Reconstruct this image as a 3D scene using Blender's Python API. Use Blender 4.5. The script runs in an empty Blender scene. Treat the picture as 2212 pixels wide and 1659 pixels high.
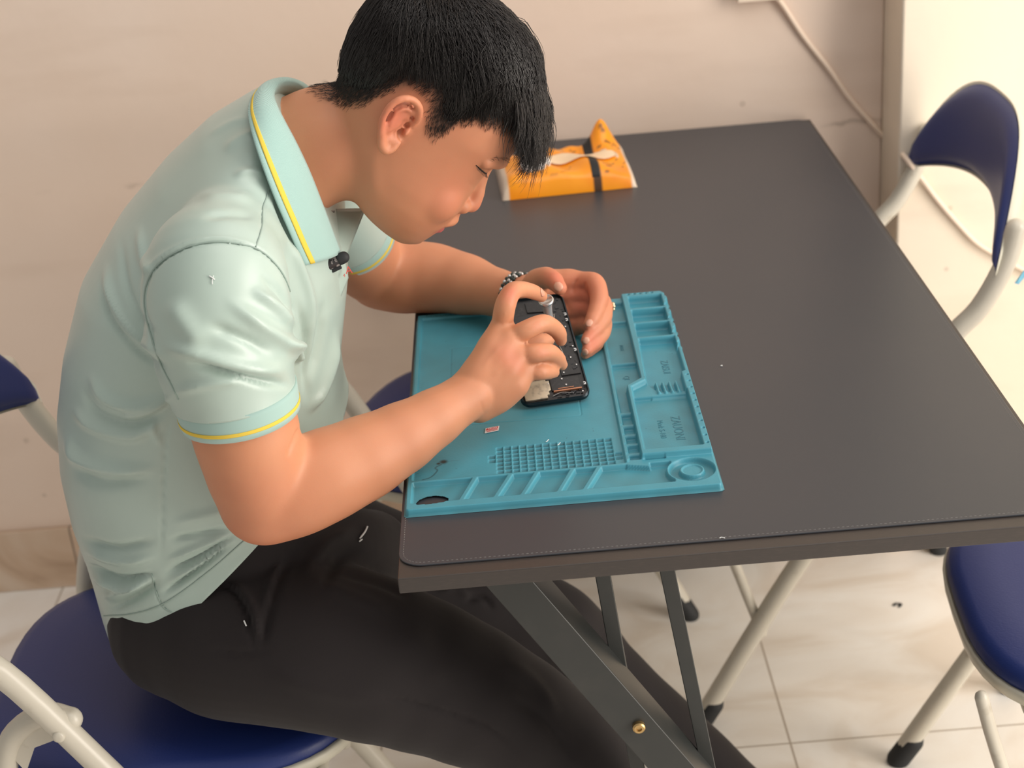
import bpy, bmesh, math, random
import numpy as np
from mathutils import Vector, Matrix
from mathutils.bvhtree import BVHTree

random.seed(5); RNG = np.random.default_rng(5)
S = bpy.context.scene
COL = S.collection

# ------------------------------------------------------------------ camera
F_PX = 3401.16
PITCH, YAW, ROLL = .4501, -.0106, -.0896
CAM = np.array([.1281, -1.1916, 1.496])
_fw = np.array([math.sin(YAW)*math.cos(PITCH), math.cos(YAW)*math.cos(PITCH), -math.sin(PITCH)])
_rt = np.array([math.cos(YAW), -math.sin(YAW), 0.0]); _up = np.cross(_rt, _fw)
_c, _s = math.cos(ROLL), math.sin(ROLL)
RT = _c*_rt + _s*_up; UP = -_s*_rt + _c*_up; FW = _fw

cam_data = bpy.data.cameras.new('camera'); cam = bpy.data.objects.new('camera', cam_data); COL.objects.link(cam)
cam_data.sensor_width = 36.0; cam_data.lens = F_PX/2212*36.0
cam.matrix_world = Matrix(((RT[0], UP[0], -FW[0], CAM[0]), (RT[1], UP[1], -FW[1], CAM[1]),
                           (RT[2], UP[2], -FW[2], CAM[2]), (0, 0, 0, 1)))
cam_data.clip_start = .05; cam_data.clip_end = 50
cam_data.dof.use_dof = True; cam_data.dof.focus_distance = 1.50; cam_data.dof.aperture_fstop = 7.0
S.camera = cam

# ------------------------------------------------------------------ light
w = bpy.data.worlds.new('daylight'); S.world = w; w.use_nodes = True
bg = w.node_tree.nodes['Background']; bg.inputs[0].default_value = (1.0, .95, .89, 1); bg.inputs[1].default_value = .44

def area(name, loc, tgt, sx, sy, power, col):
    l = bpy.data.lights.new(name, 'AREA'); l.shape = 'RECTANGLE'; l.size = sx; l.size_y = sy
    l.energy = power; l.color = col
    o = bpy.data.objects.new(name, l); COL.objects.link(o); o.location = loc
    d = Vector(tgt)-Vector(loc); o.rotation_euler = d.to_track_quat('-Z', 'Y').to_euler()
    return o
area('door_daylight', (2.9, -.7, 1.9), (0, .4, .7), 1.6, 2.0, 84, (1, .93, .84))
area('ceiling_daylight', (.9, .0, 3.2), (.2, .4, .8), 2.2, 2.0, 26, (1, .95, .90))
area('low_floor_fill', (2.3, -1.0, .6), (.2, .5, .1), 1.3, .9, 30, (1, .92, .83))  # added low fill lamp, brightens the floor and the table legs
S.view_settings.view_transform = 'Standard'; S.view_settings.look = 'None'
S.view_settings.gamma = 1.0; S.view_settings.use_curve_mapping = False
S.view_settings.exposure = 0.0

# ------------------------------------------------------------------ maths helpers
def ray(px, py): return (px-1106)/F_PX*RT - (py-829.5)/F_PX*UP + FW
def AT(px, py, Y=None, Z=None, X=None):
    d = ray(px, py)
    if Y is not None: t = (Y-CAM[1])/d[1]
    elif Z is not None: t = (Z-CAM[2])/d[2]
    else: t = (X-CAM[0])/d[0]
    return CAM + t*d
def dep(p): return float((np.asarray(p)-CAM) @ FW)
def to_px(P):
    d = P-CAM; z = d @ FW
    return np.stack([1106+F_PX*(d@RT)/z, 829.5-F_PX*(d@UP)/z], -1)
def srgb(r, g, b):
    f = lambda c: (c/255/12.92) if c/255 <= .04045 else ((c/255+.055)/1.055)**2.4
    return (f(r), f(g), f(b), 1)
def nrm(v): v = np.asarray(v, float); return v/np.linalg.norm(v)

# ------------------------------------------------------------------ materials
def mat(name, col, rough=.5, metal=0, spec=.5, sheen=0, noise=None, bump=None, sss=0, coat=0):
    m = bpy.data.materials.new(name); m.use_nodes = True; nt = m.node_tree; b = nt.nodes['Principled BSDF']
    b.inputs['Base Color'].default_value = col; b.inputs['Roughness'].default_value = rough
    b.inputs['Metallic'].default_value = metal; b.inputs['Specular IOR Level'].default_value = spec
    b.inputs['Sheen Weight'].default_value = sheen; b.inputs['Coat Weight'].default_value = coat
    if sss:
        b.inputs['Subsurface Weight'].default_value = sss; b.inputs['Subsurface Radius'].default_value = (1, .35, .2)
        b.inputs['Subsurface Scale'].default_value = .006
    tc = nt.nodes.new('ShaderNodeTexCoord')
    if noise:                                            # (scale, second colour, low, high[, stretch])
        n = nt.nodes.new('ShaderNodeTexNoise'); n.inputs['Scale'].default_value = noise[0]; n.inputs['Detail'].default_value = 6
        r = nt.nodes.new('ShaderNodeMapRange'); r.inputs[1].default_value = noise[2]; r.inputs[2].default_value = noise[3]
        x = nt.nodes.new('ShaderNodeMix'); x.data_type = 'RGBA'
        x.inputs[6].default_value = col; x.inputs[7].default_value = noise[1]
        if len(noise) > 4:
            mp = nt.nodes.new('ShaderNodeMapping'); mp.inputs['Scale'].default_value = noise[4]
            nt.links.new(tc.outputs['Object'], mp.inputs[0]); nt.links.new(mp.outputs[0], n.inputs['Vector'])
        else: nt.links.new(tc.outputs['Object'], n.inputs['Vector'])
        nt.links.new(n.outputs['Fac'], r.inputs[0]); nt.links.new(r.outputs[0], x.inputs[0])
        nt.links.new(x.outputs[2], b.inputs['Base Color'])
    if bump:                                             # (scale, strength, distance)
        n = nt.nodes.new('ShaderNodeTexNoise'); n.inputs['Scale'].default_value = bump[0]; n.inputs['Detail'].default_value = 4
        bp = nt.nodes.new('ShaderNodeBump'); bp.inputs['Strength'].default_value = bump[1]; bp.inputs['Distance'].default_value = bump[2]
        nt.links.new(tc.outputs['Object'], n.inputs['Vector']); nt.links.new(n.outputs['Fac'], bp.inputs['Height'])
        nt.links.new(bp.outputs[0], b.inputs['Normal'])
    return m

def attr_mix(m, attr, col, base_socket_node=None):
    """blend another real colour into the base colour where the mesh attribute says so"""
    nt = m.node_tree; b = nt.nodes['Principled BSDF']
    a = nt.nodes.new('ShaderNodeAttribute'); a.attribute_name = attr
    x = nt.nodes.new('ShaderNodeMix'); x.data_type = 'RGBA'; x.inputs[7].default_value = col
    if b.inputs['Base Color'].is_linked:
        nt.links.new(b.inputs['Base Color'].links[0].from_socket, x.inputs[6])
    else: x.inputs[6].default_value = b.inputs['Base Color'].default_value
    nt.links.new(a.outputs['Fac'], x.inputs[0]); nt.links.new(x.outputs[2], b.inputs['Base Color'])

M = {}
M['skin'] = mat('skin', srgb(206, 143, 108), .5, spec=.4, sss=.25, noise=(9, srgb(196, 130, 98), .35, .7), bump=(900, .08, .0006))
attr_mix(M['skin'], 'blush', srgb(206, 116, 92)); attr_mix(M['skin'], 'lip', srgb(188, 96, 94)); attr_mix(M['skin'], 'stubble', srgb(52, 38, 32))
M['nail'] = mat('nail', srgb(220, 158, 134), .3, spec=.5, sss=.1)
M['hair'] = mat('hair', srgb(34, 29, 28), .36, spec=.55)
M['hair_cap'] = mat('hair_cap', srgb(24, 21, 21), .8, spec=.2)
M['eye_dark'] = mat('eye_dark', srgb(22, 15, 12), .3)
M['shirt'] = mat('shirt', srgb(176, 195, 187), .36, spec=.6, sheen=.15, noise=(5, srgb(171, 190, 181), .4, .6), bump=(1600, .10, .0004))
M['seam'] = mat('seam', srgb(150, 168, 160), .7)
M['rib'] = mat('rib', srgb(160, 190, 184), .75, spec=.2, sheen=.3)
M['yellow_stripe'] = mat('yellow_stripe', srgb(226, 196, 80), .75, spec=.2)
M['trousers'] = mat('trousers', srgb(37, 33, 34), .78, spec=.22, sheen=.06, noise=(6, srgb(39, 35, 36), .35, .65), bump=(1200, .15, .0004))
M['white_thread'] = mat('white_thread', srgb(225, 228, 228), .6)
M['red_cloth'] = mat('red_cloth', srgb(214, 42, 52), .6)
M['pad'] = mat('pad', srgb(58, 61, 67), .37, spec=.42, noise=(3, srgb(63, 64, 69), .3, .7), bump=(1400, .12, .0003))
M['pad_edge'] = mat('pad_edge', srgb(52, 50, 52), .6)
M['stitch'] = mat('stitch', srgb(118, 116, 114), .8)
M['tabletop'] = mat('tabletop', srgb(60, 54, 51), .42, noise=(120, srgb(70, 62, 58), .5, .8, (1, 8, 8)))
M['table_steel'] = mat('table_steel', srgb(46, 48, 47), .38, spec=.5, noise=(30, srgb(54, 54, 52), .5, .8), bump=(300, .05, .0005))
M['brass'] = mat('brass', srgb(190, 160, 110), .35, metal=.9)
M['silicone'] = mat('silicone', srgb(72, 150, 170), .42, spec=.4, noise=(14, srgb(68, 142, 162), .45, .75), bump=(500, .05, .0005))
attr_mix(M['silicone'], 'dirt', srgb(66, 104, 106)); attr_mix(M['silicone'], 'burn', srgb(30, 40, 42))  # the dirt tint also carries shade painted into the moulded recesses
M['blue_vinyl'] = mat('blue_vinyl', srgb(30, 48, 108), .42, spec=.45, noise=(4, srgb(30, 47, 108), .4, .7), bump=(420, .25, .0008))
M['cream_tube'] = mat('cream_tube', srgb(200, 194, 180), .32, spec=.5, noise=(40, srgb(180, 172, 156), .62, .75))
M['cream_plastic'] = mat('cream_plastic', srgb(206, 202, 186), .45)
M['rubber'] = mat('rubber', srgb(34, 36, 38), .7)
M['phone_frame'] = mat('phone_frame', srgb(34, 44, 50), .28, metal=.6, spec=.5)
M['phone_black'] = mat('phone_black', srgb(26, 25, 27), .38, noise=(300, srgb(46, 44, 46), .55, .7))
M['battery'] = mat('battery', srgb(36, 38, 42), .5)
M['chip_steel'] = mat('chip_steel', srgb(200, 188, 166), .35, metal=.7, noise=(160, srgb(160, 150, 136), .5, .7))
M['silver'] = mat('silver', srgb(205, 204, 204), .25, metal=.85)
M['driver_grey'] = mat('driver_grey', srgb(168, 164, 164), .38, metal=.35)
M['copper'] = mat('copper', srgb(178, 124, 96), .4, metal=.7)
M['pack_orange'] = mat('pack_orange', srgb(250, 158, 20), .38, spec=.5, noise=(22, srgb(244, 144, 14), .45, .7), coat=.2)
attr_mix(M['pack_orange'], 'ink', srgb(36, 30, 28)); attr_mix(M['pack_orange'], 'film', srgb(226, 206, 184))
M['tissue'] = mat('tissue', srgb(250, 247, 244), .9, spec=.1)
M['film'] = mat('film', srgb(244, 216, 180), .3, spec=.5)
M['paper_white'] = mat('paper_white', srgb(238, 226, 224), .6)
M['print_red'] = mat('print_red', srgb(206, 62, 70), .6)
M['cable'] = mat('cable', srgb(234, 214, 194), .5)
M['switch_box'] = mat('switch_box', srgb(226, 208, 190), .5)
M['bead_dark'] = mat('bead_dark', srgb(34, 52, 50), .35)
M['ring_gold'] = mat('ring_gold', srgb(230, 214, 180), .25, metal=.7)
M['blue_tag'] = mat('blue_tag', srgb(120, 190, 220), .6)
M['mic_grey'] = mat('mic_grey', srgb(52, 48, 50), .4, noise=(160, srgb(150, 142, 140), .52, .56))
M['chest_print'] = mat('chest_print', srgb(214, 84, 74), .6)

# wall: plaster with one horizontal crack line, smears and scuffs
def wall_material(name, c1, c2, crack):
    m = mat(name, c1, .85, spec=.25, noise=(1.6, c2, .35, .7), bump=(60, .12, .003)); nt = m.node_tree; b = nt.nodes['Principled BSDF']
    tc = nt.nodes.new('ShaderNodeTexCoord'); base = b.inputs['Base Color'].links[0].from_socket
    def add(fac, col):
        nonlocal base
        x = nt.nodes.new('ShaderNodeMix'); x.data_type = 'RGBA'; x.inputs[7].default_value = col
        nt.links.new(base, x.inputs[6]); nt.links.new(fac, x.inputs[0]); base = x.outputs[2]
    def math_(op, a, v=None, clamp=False):
        n = nt.nodes.new('ShaderNodeMath'); n.operation = op; n.use_clamp = clamp
        nt.links.new(a, n.inputs[0])
        if v is not None:
            if hasattr(v, 'is_linked'): nt.links.new(v, n.inputs[1])
            else: n.inputs[1].default_value = v
        return n.outputs[0]
    # fine specks
    v = nt.nodes.new('ShaderNodeTexVoronoi'); v.inputs['Scale'].default_value = 9; nt.links.new(tc.outputs['Object'], v.inputs['Vector'])
    sp = math_('LESS_THAN', v.outputs['Distance'], .045); add(math_('MULTIPLY', sp, .35), srgb(168, 150, 136))
    n = nt.nodes.new('ShaderNodeTexNoise'); n.inputs['Scale'].default_value = 5; n.inputs['Detail'].default_value = 8
    mp = nt.nodes.new('ShaderNodeMapping'); mp.inputs['Scale'].default_value = (.5, 1, 2.2); nt.links.new(tc.outputs['Object'], mp.inputs[0])
    nt.links.new(mp.outputs[0], n.inputs['Vector'])
    r = nt.nodes.new('ShaderNodeMapRange'); r.inputs[1].default_value = .56; r.inputs[2].default_value = .8; r.inputs[4].default_value = .28
    nt.links.new(n.outputs['Fac'], r.inputs[0]); add(r.outputs[0], srgb(190, 166, 146))
    if crack:
        sx = nt.nodes.new('ShaderNodeSeparateXYZ'); nt.links.new(tc.outputs['Object'], sx.inputs[0])
        n2 = nt.nodes.new('ShaderNodeTexNoise'); n2.inputs['Scale'].default_value = 26; n2.inputs['Detail'].default_value = 6
        nt.links.new(tc.outputs['Object'], n2.inputs['Vector'])
        wob = math_('MULTIPLY', math_('SUBTRACT', n2.outputs['Fac'], .5), .022)
        zz = math_('ABSOLUTE', math_('SUBTRACT', math_('ADD', sx.outputs['Z'], wob), crack))
        line = math_('SUBTRACT', math_('MULTIPLY', math_('DIVIDE', zz, .006), -1), -1, True)
        n3 = nt.nodes.new('ShaderNodeTexNoise'); n3.inputs['Scale'].default_value = 11; nt.links.new(tc.outputs['Object'], n3.inputs['Vector'])
        r3 = nt.nodes.new('ShaderNodeMapRange'); r3.inputs[1].default_value = .40; r3.inputs[2].default_value = .58; r3.inputs[4].default_value = .75
        nt.links.new(n3.outputs['Fac'], r3.inputs[0])
        add(math_('MULTIPLY', line, r3.outputs[0]), srgb(158, 140, 124))
    nt.links.new(base, b.inputs['Base Color'])
    return m
M['wall'] = wall_material('wall_plaster', srgb(226, 208, 194), srgb(220, 198, 180), .734)
M['wall_right'] = wall_material('wall_plaster_right', srgb(232, 220, 202), srgb(228, 212, 192), None)

def marble(name, c1, c2, c3, tile, off, grout):
    m = bpy.data.materials.new(name); m.use_nodes = True; nt = m.node_tree; b = nt.nodes['Principled BSDF']
    b.inputs['Roughness'].default_value = .32
    tc = nt.nodes.new('ShaderNodeTexCoord')
    mp = nt.nodes.new('ShaderNodeMapping'); mp.inputs['Rotation'].default_value = (0, 0, .5); mp.inputs['Scale'].default_value = (1.1, 1.9, 2)
    nt.links.new(tc.outputs['Object'], mp.inputs[0])
    n = nt.nodes.new('ShaderNodeTexNoise'); n.inputs['Scale'].default_value = 3.2; n.inputs['Detail'].default_value = 9; n.inputs['Distortion'].default_value = 1.6
    nt.links.new(mp.outputs[0], n.inputs['Vector'])
    cr = nt.nodes.new('ShaderNodeValToRGB'); e = cr.color_ramp.elements
    e[0].position = .33; e[0].color = c3; e[1].position = .68; e[1].color = c1
    k = e.new(.5); k.color = c2
    nt.links.new(n.outputs['Fac'], cr.inputs[0])
    br = nt.nodes.new('ShaderNodeTexBrick'); br.offset = 0; br.inputs['Scale'].default_value = 1
    br.inputs['Brick Width'].default_value = tile; br.inputs['Row Height'].default_value = tile
    br.inputs['Mortar Size'].default_value = .0016; br.inputs['Mortar Smooth'].default_value = .1
    br.inputs['Color1'].default_value = (1, 1, 1, 1); br.inputs['Color2'].default_value = (1, 1, 1, 1); br.inputs['Mortar'].default_value = (0, 0, 0, 1)
    mo = nt.nodes.new('ShaderNodeMapping'); mo.inputs['Location'].default_value = off; nt.links.new(tc.outputs['Object'], mo.inputs[0])
    nt.links.new(mo.outputs[0], br.inputs['Vector'])
    x = nt.nodes.new('ShaderNodeMix'); x.data_type = 'RGBA'; x.inputs[6].default_value = grout
    nt.links.new(br.outputs['Color'], x.inputs[0]); nt.links.new(cr.outputs[0], x.inputs[7]); nt.links.new(x.outputs[2], b.inputs['Base Color'])
    return m
M['floor'] = marble('floor_marble', srgb(242, 240, 236), srgb(236, 231, 224), srgb(222, 212, 200), .6, (-.465, -.03, 0), srgb(172, 160, 146))
M['skirting'] = marble('skirting_marble', srgb(206, 186, 166), srgb(192, 166, 142), srgb(164, 138, 114), .6, (.1, 0, 0), srgb(120, 104, 90))

# ------------------------------------------------------------------ object helpers
def link(name, me, m=None, parent=None):
    me.name = name
    o = bpy.data.objects.new(name, me); COL.objects.link(o)
    if m is not None:
        for q in (m if isinstance(m, (list, tuple)) else [m]): me.materials.append(q)
    if parent is not None: o.parent = parent
    return o
def smooth(me, on=True): me.polygons.foreach_set('use_smooth', [on]*len(me.polygons)); me.update()
def tag(o, label=None, cat=None, group=None, kind=None):
    if label: o['label'] = label
    if cat: o['category'] = cat
    if group: o['group'] = group
    if kind: o['kind'] = kind
    return o
def empty(name, loc, rz=0, label=None, cat=None, group=None):
    o = bpy.data.objects.new(name, None); COL.objects.link(o); o.location = loc; o.rotation_euler = (0, 0, rz); o.empty_display_size = .05
    return tag(o, label, cat, group)

class MB:
    """collects shapes into one mesh"""
    def __init__(s): s.v = []; s.f = []; s.mi = []; s.cur = 0
    def add(s, vs, fs):
        n = len(s.v); s.v.extend([tuple(map(float, q)) for q in vs]); s.f.extend([tuple(i+n for i in f) for f in fs]); s.mi.extend([s.cur]*len(fs)); return s
    def mesh_in(s, me):
        return s.add([tuple(v.co) for v in me.vertices], [tuple(q.vertices) for q in me.polygons])
    def box(s, a, b, M4=None):
        x0, y0, z0 = a; x1, y1, z1 = b
        vs = [(x0,y0,z0),(x1,y0,z0),(x1,y1,z0),(x0,y1,z0),(x0,y0,z1),(x1,y0,z1),(x1,y1,z1),(x0,y1,z1)]
        if M4 is not None: vs = [tuple(M4 @ Vector(q)) for q in vs]
        return s.add(vs, [(0,3,2,1),(4,5,6,7),(0,1,5,4),(1,2,6,5),(2,3,7,6),(3,0,4,7)])
    def rings(s, rs, cap=True, closed=True):
        k = len(rs[0]); vs = [q for r in rs for q in r]; fs = []
        for i in range(len(rs)-1):
            for j in range(k if closed else k-1):
                a = i*k+j; b = i*k+(j+1) % k; fs.append((a, b, b+k, a+k))
        if cap and closed:
            c0 = np.mean(rs[0], 0); c1 = np.mean(rs[-1], 0); n = len(vs); vs = list(vs)+[c0, c1]
            for j in range(k):
                fs.append((n, (j+1) % k, j)); o = (len(rs)-1)*k; fs.append((n+1, o+j, o+(j+1) % k))
        return s.add(vs, fs)
    def tube(s, pts, r, k=12, sub=6, round_=True, flat=None, up=None):
        """tapered tube along smoothed points with rounded ends; flat = squash factor along `up`"""
        P = np.array(pts, float); R = np.array([r]*len(P) if np.isscalar(r) else r, float)
        if sub > 1 and len(P) > 1: P, R = crom(P, R, sub)
        T = np.gradient(P, axis=0); T /= np.linalg.norm(T, axis=1)[:, None]+1e-12
        if round_:
            ph = np.linspace(0, math.pi/2, 6)[:-1]
            A = [P[0]-T[0]*R[0]*math.cos(a) for a in ph]; RA = [max(R[0]*math.sin(a), R[0]*.02) for a in ph]
            B = [P[-1]+T[-1]*R[-1]*math.cos(a) for a in ph][::-1]; RB = [max(R[-1]*math.sin(a), R[-1]*.02) for a in ph][::-1]
            P = np.vstack([A, P, B]); R = np.concatenate([RA, R, RB]); T = np.vstack([[T[0]]*5, T, [T[-1]]*5])
        u = np.array(up if up is not None else (0, 0, 1), float)
        if abs(u @ T[0]) > .93 and up is None: u = np.array([1., 0, 0])
        rs = []; ref = u-T[0]*(u@T[0]); ref /= np.linalg.norm(ref)
        for p, t, r_ in zip(P, T, R):
            if up is not None: ref = np.array(up, float)
            ref = ref-t*(ref@t); ref = ref/(np.linalg.norm(ref)+1e-12); b = np.cross(t, ref)
            fl = 1 if flat is None else flat
            rs.append([p+r_*(math.cos(a)*ref*fl+math.sin(a)*b) for a in np.linspace(0, 2*math.pi, k, endpoint=False)])
        return s.rings(rs)
    def ball(s, c, r, n=14, A=None):
        c = np.array(c, float); r = np.array([r]*3 if np.isscalar(r) else r, float); rs = []
        for a in np.linspace(.04, math.pi-.04, n):
            rs.append([(r*np.array([math.sin(a)*math.cos(t), math.sin(a)*math.sin(t), math.cos(a)])) for t in np.linspace(0, 2*math.pi, n*2, endpoint=False)])
        A = np.eye(3) if A is None else np.array(A)
        return s.rings([[c+A@q for q in rr] for rr in rs])
    def extrude(s, poly, z0, z1, M4=None):
        n = len(poly); vs = [(x, y, z0) for x, y in poly]+[(x, y, z1) for x, y in poly]
        if M4 is not None: vs = [tuple(M4 @ Vector(q)) for q in vs]
        return s.add(vs, [tuple(range(n))[::-1], tuple(range(n, 2*n))]+[(i, (i+1) % n, n+(i+1) % n, n+i) for i in range(n)])
    def mesh(s, name='m', sm=False):
        me = bpy.data.meshes.new(name); me.from_pydata(s.v, [], s.f)
        me.polygons.foreach_set('material_index', s.mi); 
        bm = bmesh.new(); bm.from_mesh(me); bmesh.ops.recalc_face_normals(bm, faces=bm.faces); bm.to_mesh(me); bm.free()
        smooth(me, sm); return me
    def obj(s, name, m, parent=None, sm=False, bevel=None, auto=None):
        me = s.mesh(name, sm or auto is not None); o = link(name, me, m, parent)
        if bevel:
            b = o.modifiers.new('bevel', 'BEVEL'); b.width = bevel; b.segments = 3; b.limit_method = 'ANGLE'; b.angle_limit = math.radians(40)
            smooth(me, True); wn = o.modifiers.new('wn', 'WEIGHTED_NORMAL')
        if auto is not None: me.set_sharp_from_angle(angle=math.radians(auto))
        return o

def crom(P, R, sub):
    """Catmull-Rom through P (n,3) with radii"""
    n = len(P); Q = np.vstack([2*P[0]-P[1], P, 2*P[-1]-P[-2]]); out = []; ro = []
    for i in range(n-1):
        p0, p1, p2, p3 = Q[i:i+4]
        for k in range(sub):
            t = k/sub; out.append(.5*((2*p1)+(-p0+p2)*t+(2*p0-5*p1+4*p2-p3)*t*t+(-p0+3*p1-3*p2+p3)*t**3))
            tt = t*t*(3-2*t); ro.append(R[i]*(1-tt)+R[i+1]*tt if True else 0)
    out.append(P[-1]); ro.append(R[-1]); return np.array(out), np.array(ro)
def PX(*pts):
    """(px, py, Y, radius px) -> world points and radii (metres)"""
    P = [AT(q[0], q[1], Y=q[2]) for q in pts]; R = [q[3]*dep(p)/F_PX for q, p in zip(pts, P)]
    return P, R
def remesh(mb, voxel, it=3, name='remeshed'):
    me = mb.mesh('tmp'); o = bpy.data.objects.new('tmp', me); COL.objects.link(o)
    m = o.modifiers.new('r', 'REMESH'); m.mode = 'VOXEL'; m.voxel_size = voxel; m.adaptivity = 0
    s = o.modifiers.new('s', 'SMOOTH'); s.factor = .5; s.iterations = it
    dg = bpy.context.evaluated_depsgraph_get(); dg.update()
    out = bpy.data.meshes.new_from_object(o.evaluated_get(dg)); out.name = name
    bpy.data.objects.remove(o); smooth(out); return out
def get_co(me): a = np.empty(len(me.vertices)*3); me.vertices.foreach_get('co', a); return a.reshape(-1, 3)
def set_co(me, a): me.vertices.foreach_set('co', a.ravel()); me.update()
def get_no(me): a = np.empty(len(me.vertices)*3); me.vertex_normals.foreach_get('vector', a); return a.reshape(-1, 3)
def set_attr(me, name, arr):
    at = me.attributes.new(name, 'FLOAT', 'POINT'); at.data.foreach_set('value', np.clip(arr, 0, 1).astype(np.float32))
def seg_dist(P, A, B):
    d = B-A; L = d@d+1e-12; t = np.clip(((P-A)@d)/L, 0, 1); q = P-(A+t[:, None]*d); return np.linalg.norm(q, axis=1), t
def poly_dist(P, line):
    """distance to a polyline (any dimension) and position along it 0..1"""
    line = np.array(line, float); best = np.full(len(P), 1e9); pos = np.zeros(len(P)); n = len(line)-1
    for i in range(n):
        d, t = seg_dist(P, line[i], line[i+1]); k = d < best; best[k] = d[k]; pos[k] = (i+t[k])/n
    return best, pos
def spl(line, sub=6):
    P = np.array(line, float)
    if len(P) < 3: return P
    if P.shape[1] == 2: P = np.hstack([P, np.zeros((len(P), 1))]); return crom(P, np.zeros(len(P)), sub)[0][:, :2]
    return crom(P, np.zeros(len(P)), sub)[0]

# ================================================================== SETTING
YB = 1.235; YR = 1.128; XR = .728
b = MB(); b.box((-3.2, -3.0, -.05), (3.4, YB+.1, 0)); tag(b.obj('floor', M['floor']), kind='structure')
b = MB(); b.box((-3.2, YB, 0), (XR, YB+.12, 2.9)); tag(b.obj('wall_back', M['wall'], bevel=.004), kind='structure')
b = MB(); b.box((XR, YR, 0), (3.4, YR+.24, 2.9)); tag(b.obj('wall_right', M['wall_right'], bevel=.005), kind='structure')
b = MB(); b.box((-3.2, YB-.012, 0), (XR, YB, .121)); tag(b.obj('baseboard_back', M['skirting'], bevel=.002), kind='structure')
b = MB(); b.box((XR-.004, YR-.012, 0), (3.4, YR, .121)); tag(b.obj('baseboard_right', M['skirting'], bevel=.002), kind='structure')

# scuff left on the floor
b = MB(); c = AT(1940, 1306, Z=.001)
for k in range(7):
    a = k*2.4; r = .004+.005*((k*37) % 5)/5; q = c+np.array([r*math.cos(a), r*math.sin(a)*.7, 0])
    b.ball(q, (.0035, .0022, .0008), 5)
tag(b.obj('crumb', M['rubber']), 'small dark crumb of dirt lying on the marble floor', 'dirt')

# switch box and white cable on the wall
b = MB(); p0 = AT(1592, 3, Y=YB-.02); p1 = AT(1690, -3, Y=YB-.02)
b.box((p0[0], YB-.026, p0[2]-.002), (p1[0], YB-.0005, p0[2]+.075))
tag(b.obj('socket_box', M['switch_box'], bevel=.002), 'cream plastic socket box on the wall above the table', 'socket')
cp = [AT(1668, -14, Y=YB-.014), AT(1690, 10, Y=YB-.008), AT(1735, 78, Y=YB-.005), AT(1790, 148, Y=YB-.005), AT(1835, 212, Y=YB-.005), AT(1888, 272, Y=YB-.005), AT(1925, 312, Y=YB-.012)]
cp += [AT(1955, 340, Y=YR-.012), AT(1990, 385, Y=YR-.008), AT(2025, 432, Y=YR-.006), AT(2068, 482, Y=YR-.006), AT(2110, 525, Y=YR-.006), AT(2160, 556, Y=YR-.006), AT(2240, 600, Y=YR-.006), AT(2330, 660, Y=YR-.006)]
b = MB(); b.tube(cp, .0042, 10)
tag(b.obj('power_cable', M['cable'], sm=True), 'pale cable running down the wall from the socket box', 'cable')

# ================================================================== TABLE
TB = empty('folding_table', (.305, .6, 0), label='long black folding table with slanted steel legs against the wall', cat='table')
def tpart(mb, name, m, **k):
    o = mb.obj(name, m, TB, **k); o.location = (-.305, -.6, 0); return o
b = MB(); b.box((.0, -.017, .7325), (.611, 1.226, .748)); tpart(b, 'tabletop', M['tabletop'], bevel=.0012)
def bar(p0, p1, wd, th):
    """flat steel bar between two points in a Y plane: wd in plane, th in depth"""
    p0 = np.array(p0); p1 = np.array(p1); t = nrm(p1-p0); y = np.array([0, 1, 0]); s = np.cross(t, y)
    rs = [[p+s*wd/2*a+y*th/2*c for a, c in ((-1, -1), (1, -1), (1, 1), (-1, 1))] for p in (p0, p1)]
    return MB().rings(rs)
def ext_floor(a, b_, z):
    t = (z-a[2])/(b_[2]-a[2]); return a+(b_-a)*t
for far in (0, 1):
    mir = (lambda v: v) if not far else (lambda v: np.array([v[0], 1.205-v[1], v[2]]))
    a = AT(1112, 1260, Y=.04); c = AT(1462, 1659, Y=.04); top = ext_floor(a, c, .733); bot = ext_floor(a, c, .012)
    o = tpart(bar(mir(top)+[0, .010 if not far else -.010, 0], mir(bot)+[0, .010 if not far else -.010, 0], .0375, .044), 'leg', M['table_steel'], bevel=.0012)
    bc = MB(); q = AT(1380, 1571, Y=.026)
    rs = [[mir(q+np.array([r*math.cos(t), yy, r*math.sin(t)])) for t in np.linspace(0, 2*math.pi, 20, endpoint=False)] for r, yy in ((.0062, .004), (.0062, -.002), (.0048, -.0034), (.0028, -.0034), (.0026, -.0016))]
    bc.rings(rs); bo = bc.obj('bolt', M['brass'], o, sm=True); bo.data.set_sharp_from_angle(angle=.6)
    if not far: tag(bo, 'brass hex bolt')
    # mirrored partner crossing lower down
    mx = lambda v: np.array([.611-v[0], v[1]+(.028 if not far else -.028), v[2]])
    tpart(bar(mx(mir(top))*[1, 1, 1], mx(mir(bot)), .0375, .022), 'leg', M['table_steel'], bevel=.0012) if far else None
    a = AT(1442, 1236, Y=.085); c = AT(1530, 1659, Y=.085)
    tpart(bar(mir(ext_floor(a, c, .733)), mir(ext_floor(a, c, .02)), .0145, .036), 'brace', M['table_steel'], bevel=.001)
    a = AT(1303, 1244, Y=.088); c = AT(1340, 1450, Y=.088)
    tpart(bar(mir(ext_floor(a, c, .733)), mir(ext_floor(a, c, .40)), .0145, .036), 'brace', M['table_steel'], bevel=.001)
    bb = MB(); bb.box((.02, .03 if not far else 1.155, .715), (.59, .05 if not far else 1.175, .7325)); tpart(bb, 'crossbar', M['table_steel'])
    bb = MB(); z0 = .0; bb.box((.28, .025 if not far else 1.15, 0), (.58, .055 if not far else 1.18, .022)); tpart(bb, 'foot_bar', M['table_steel'], bevel=.002)

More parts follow.
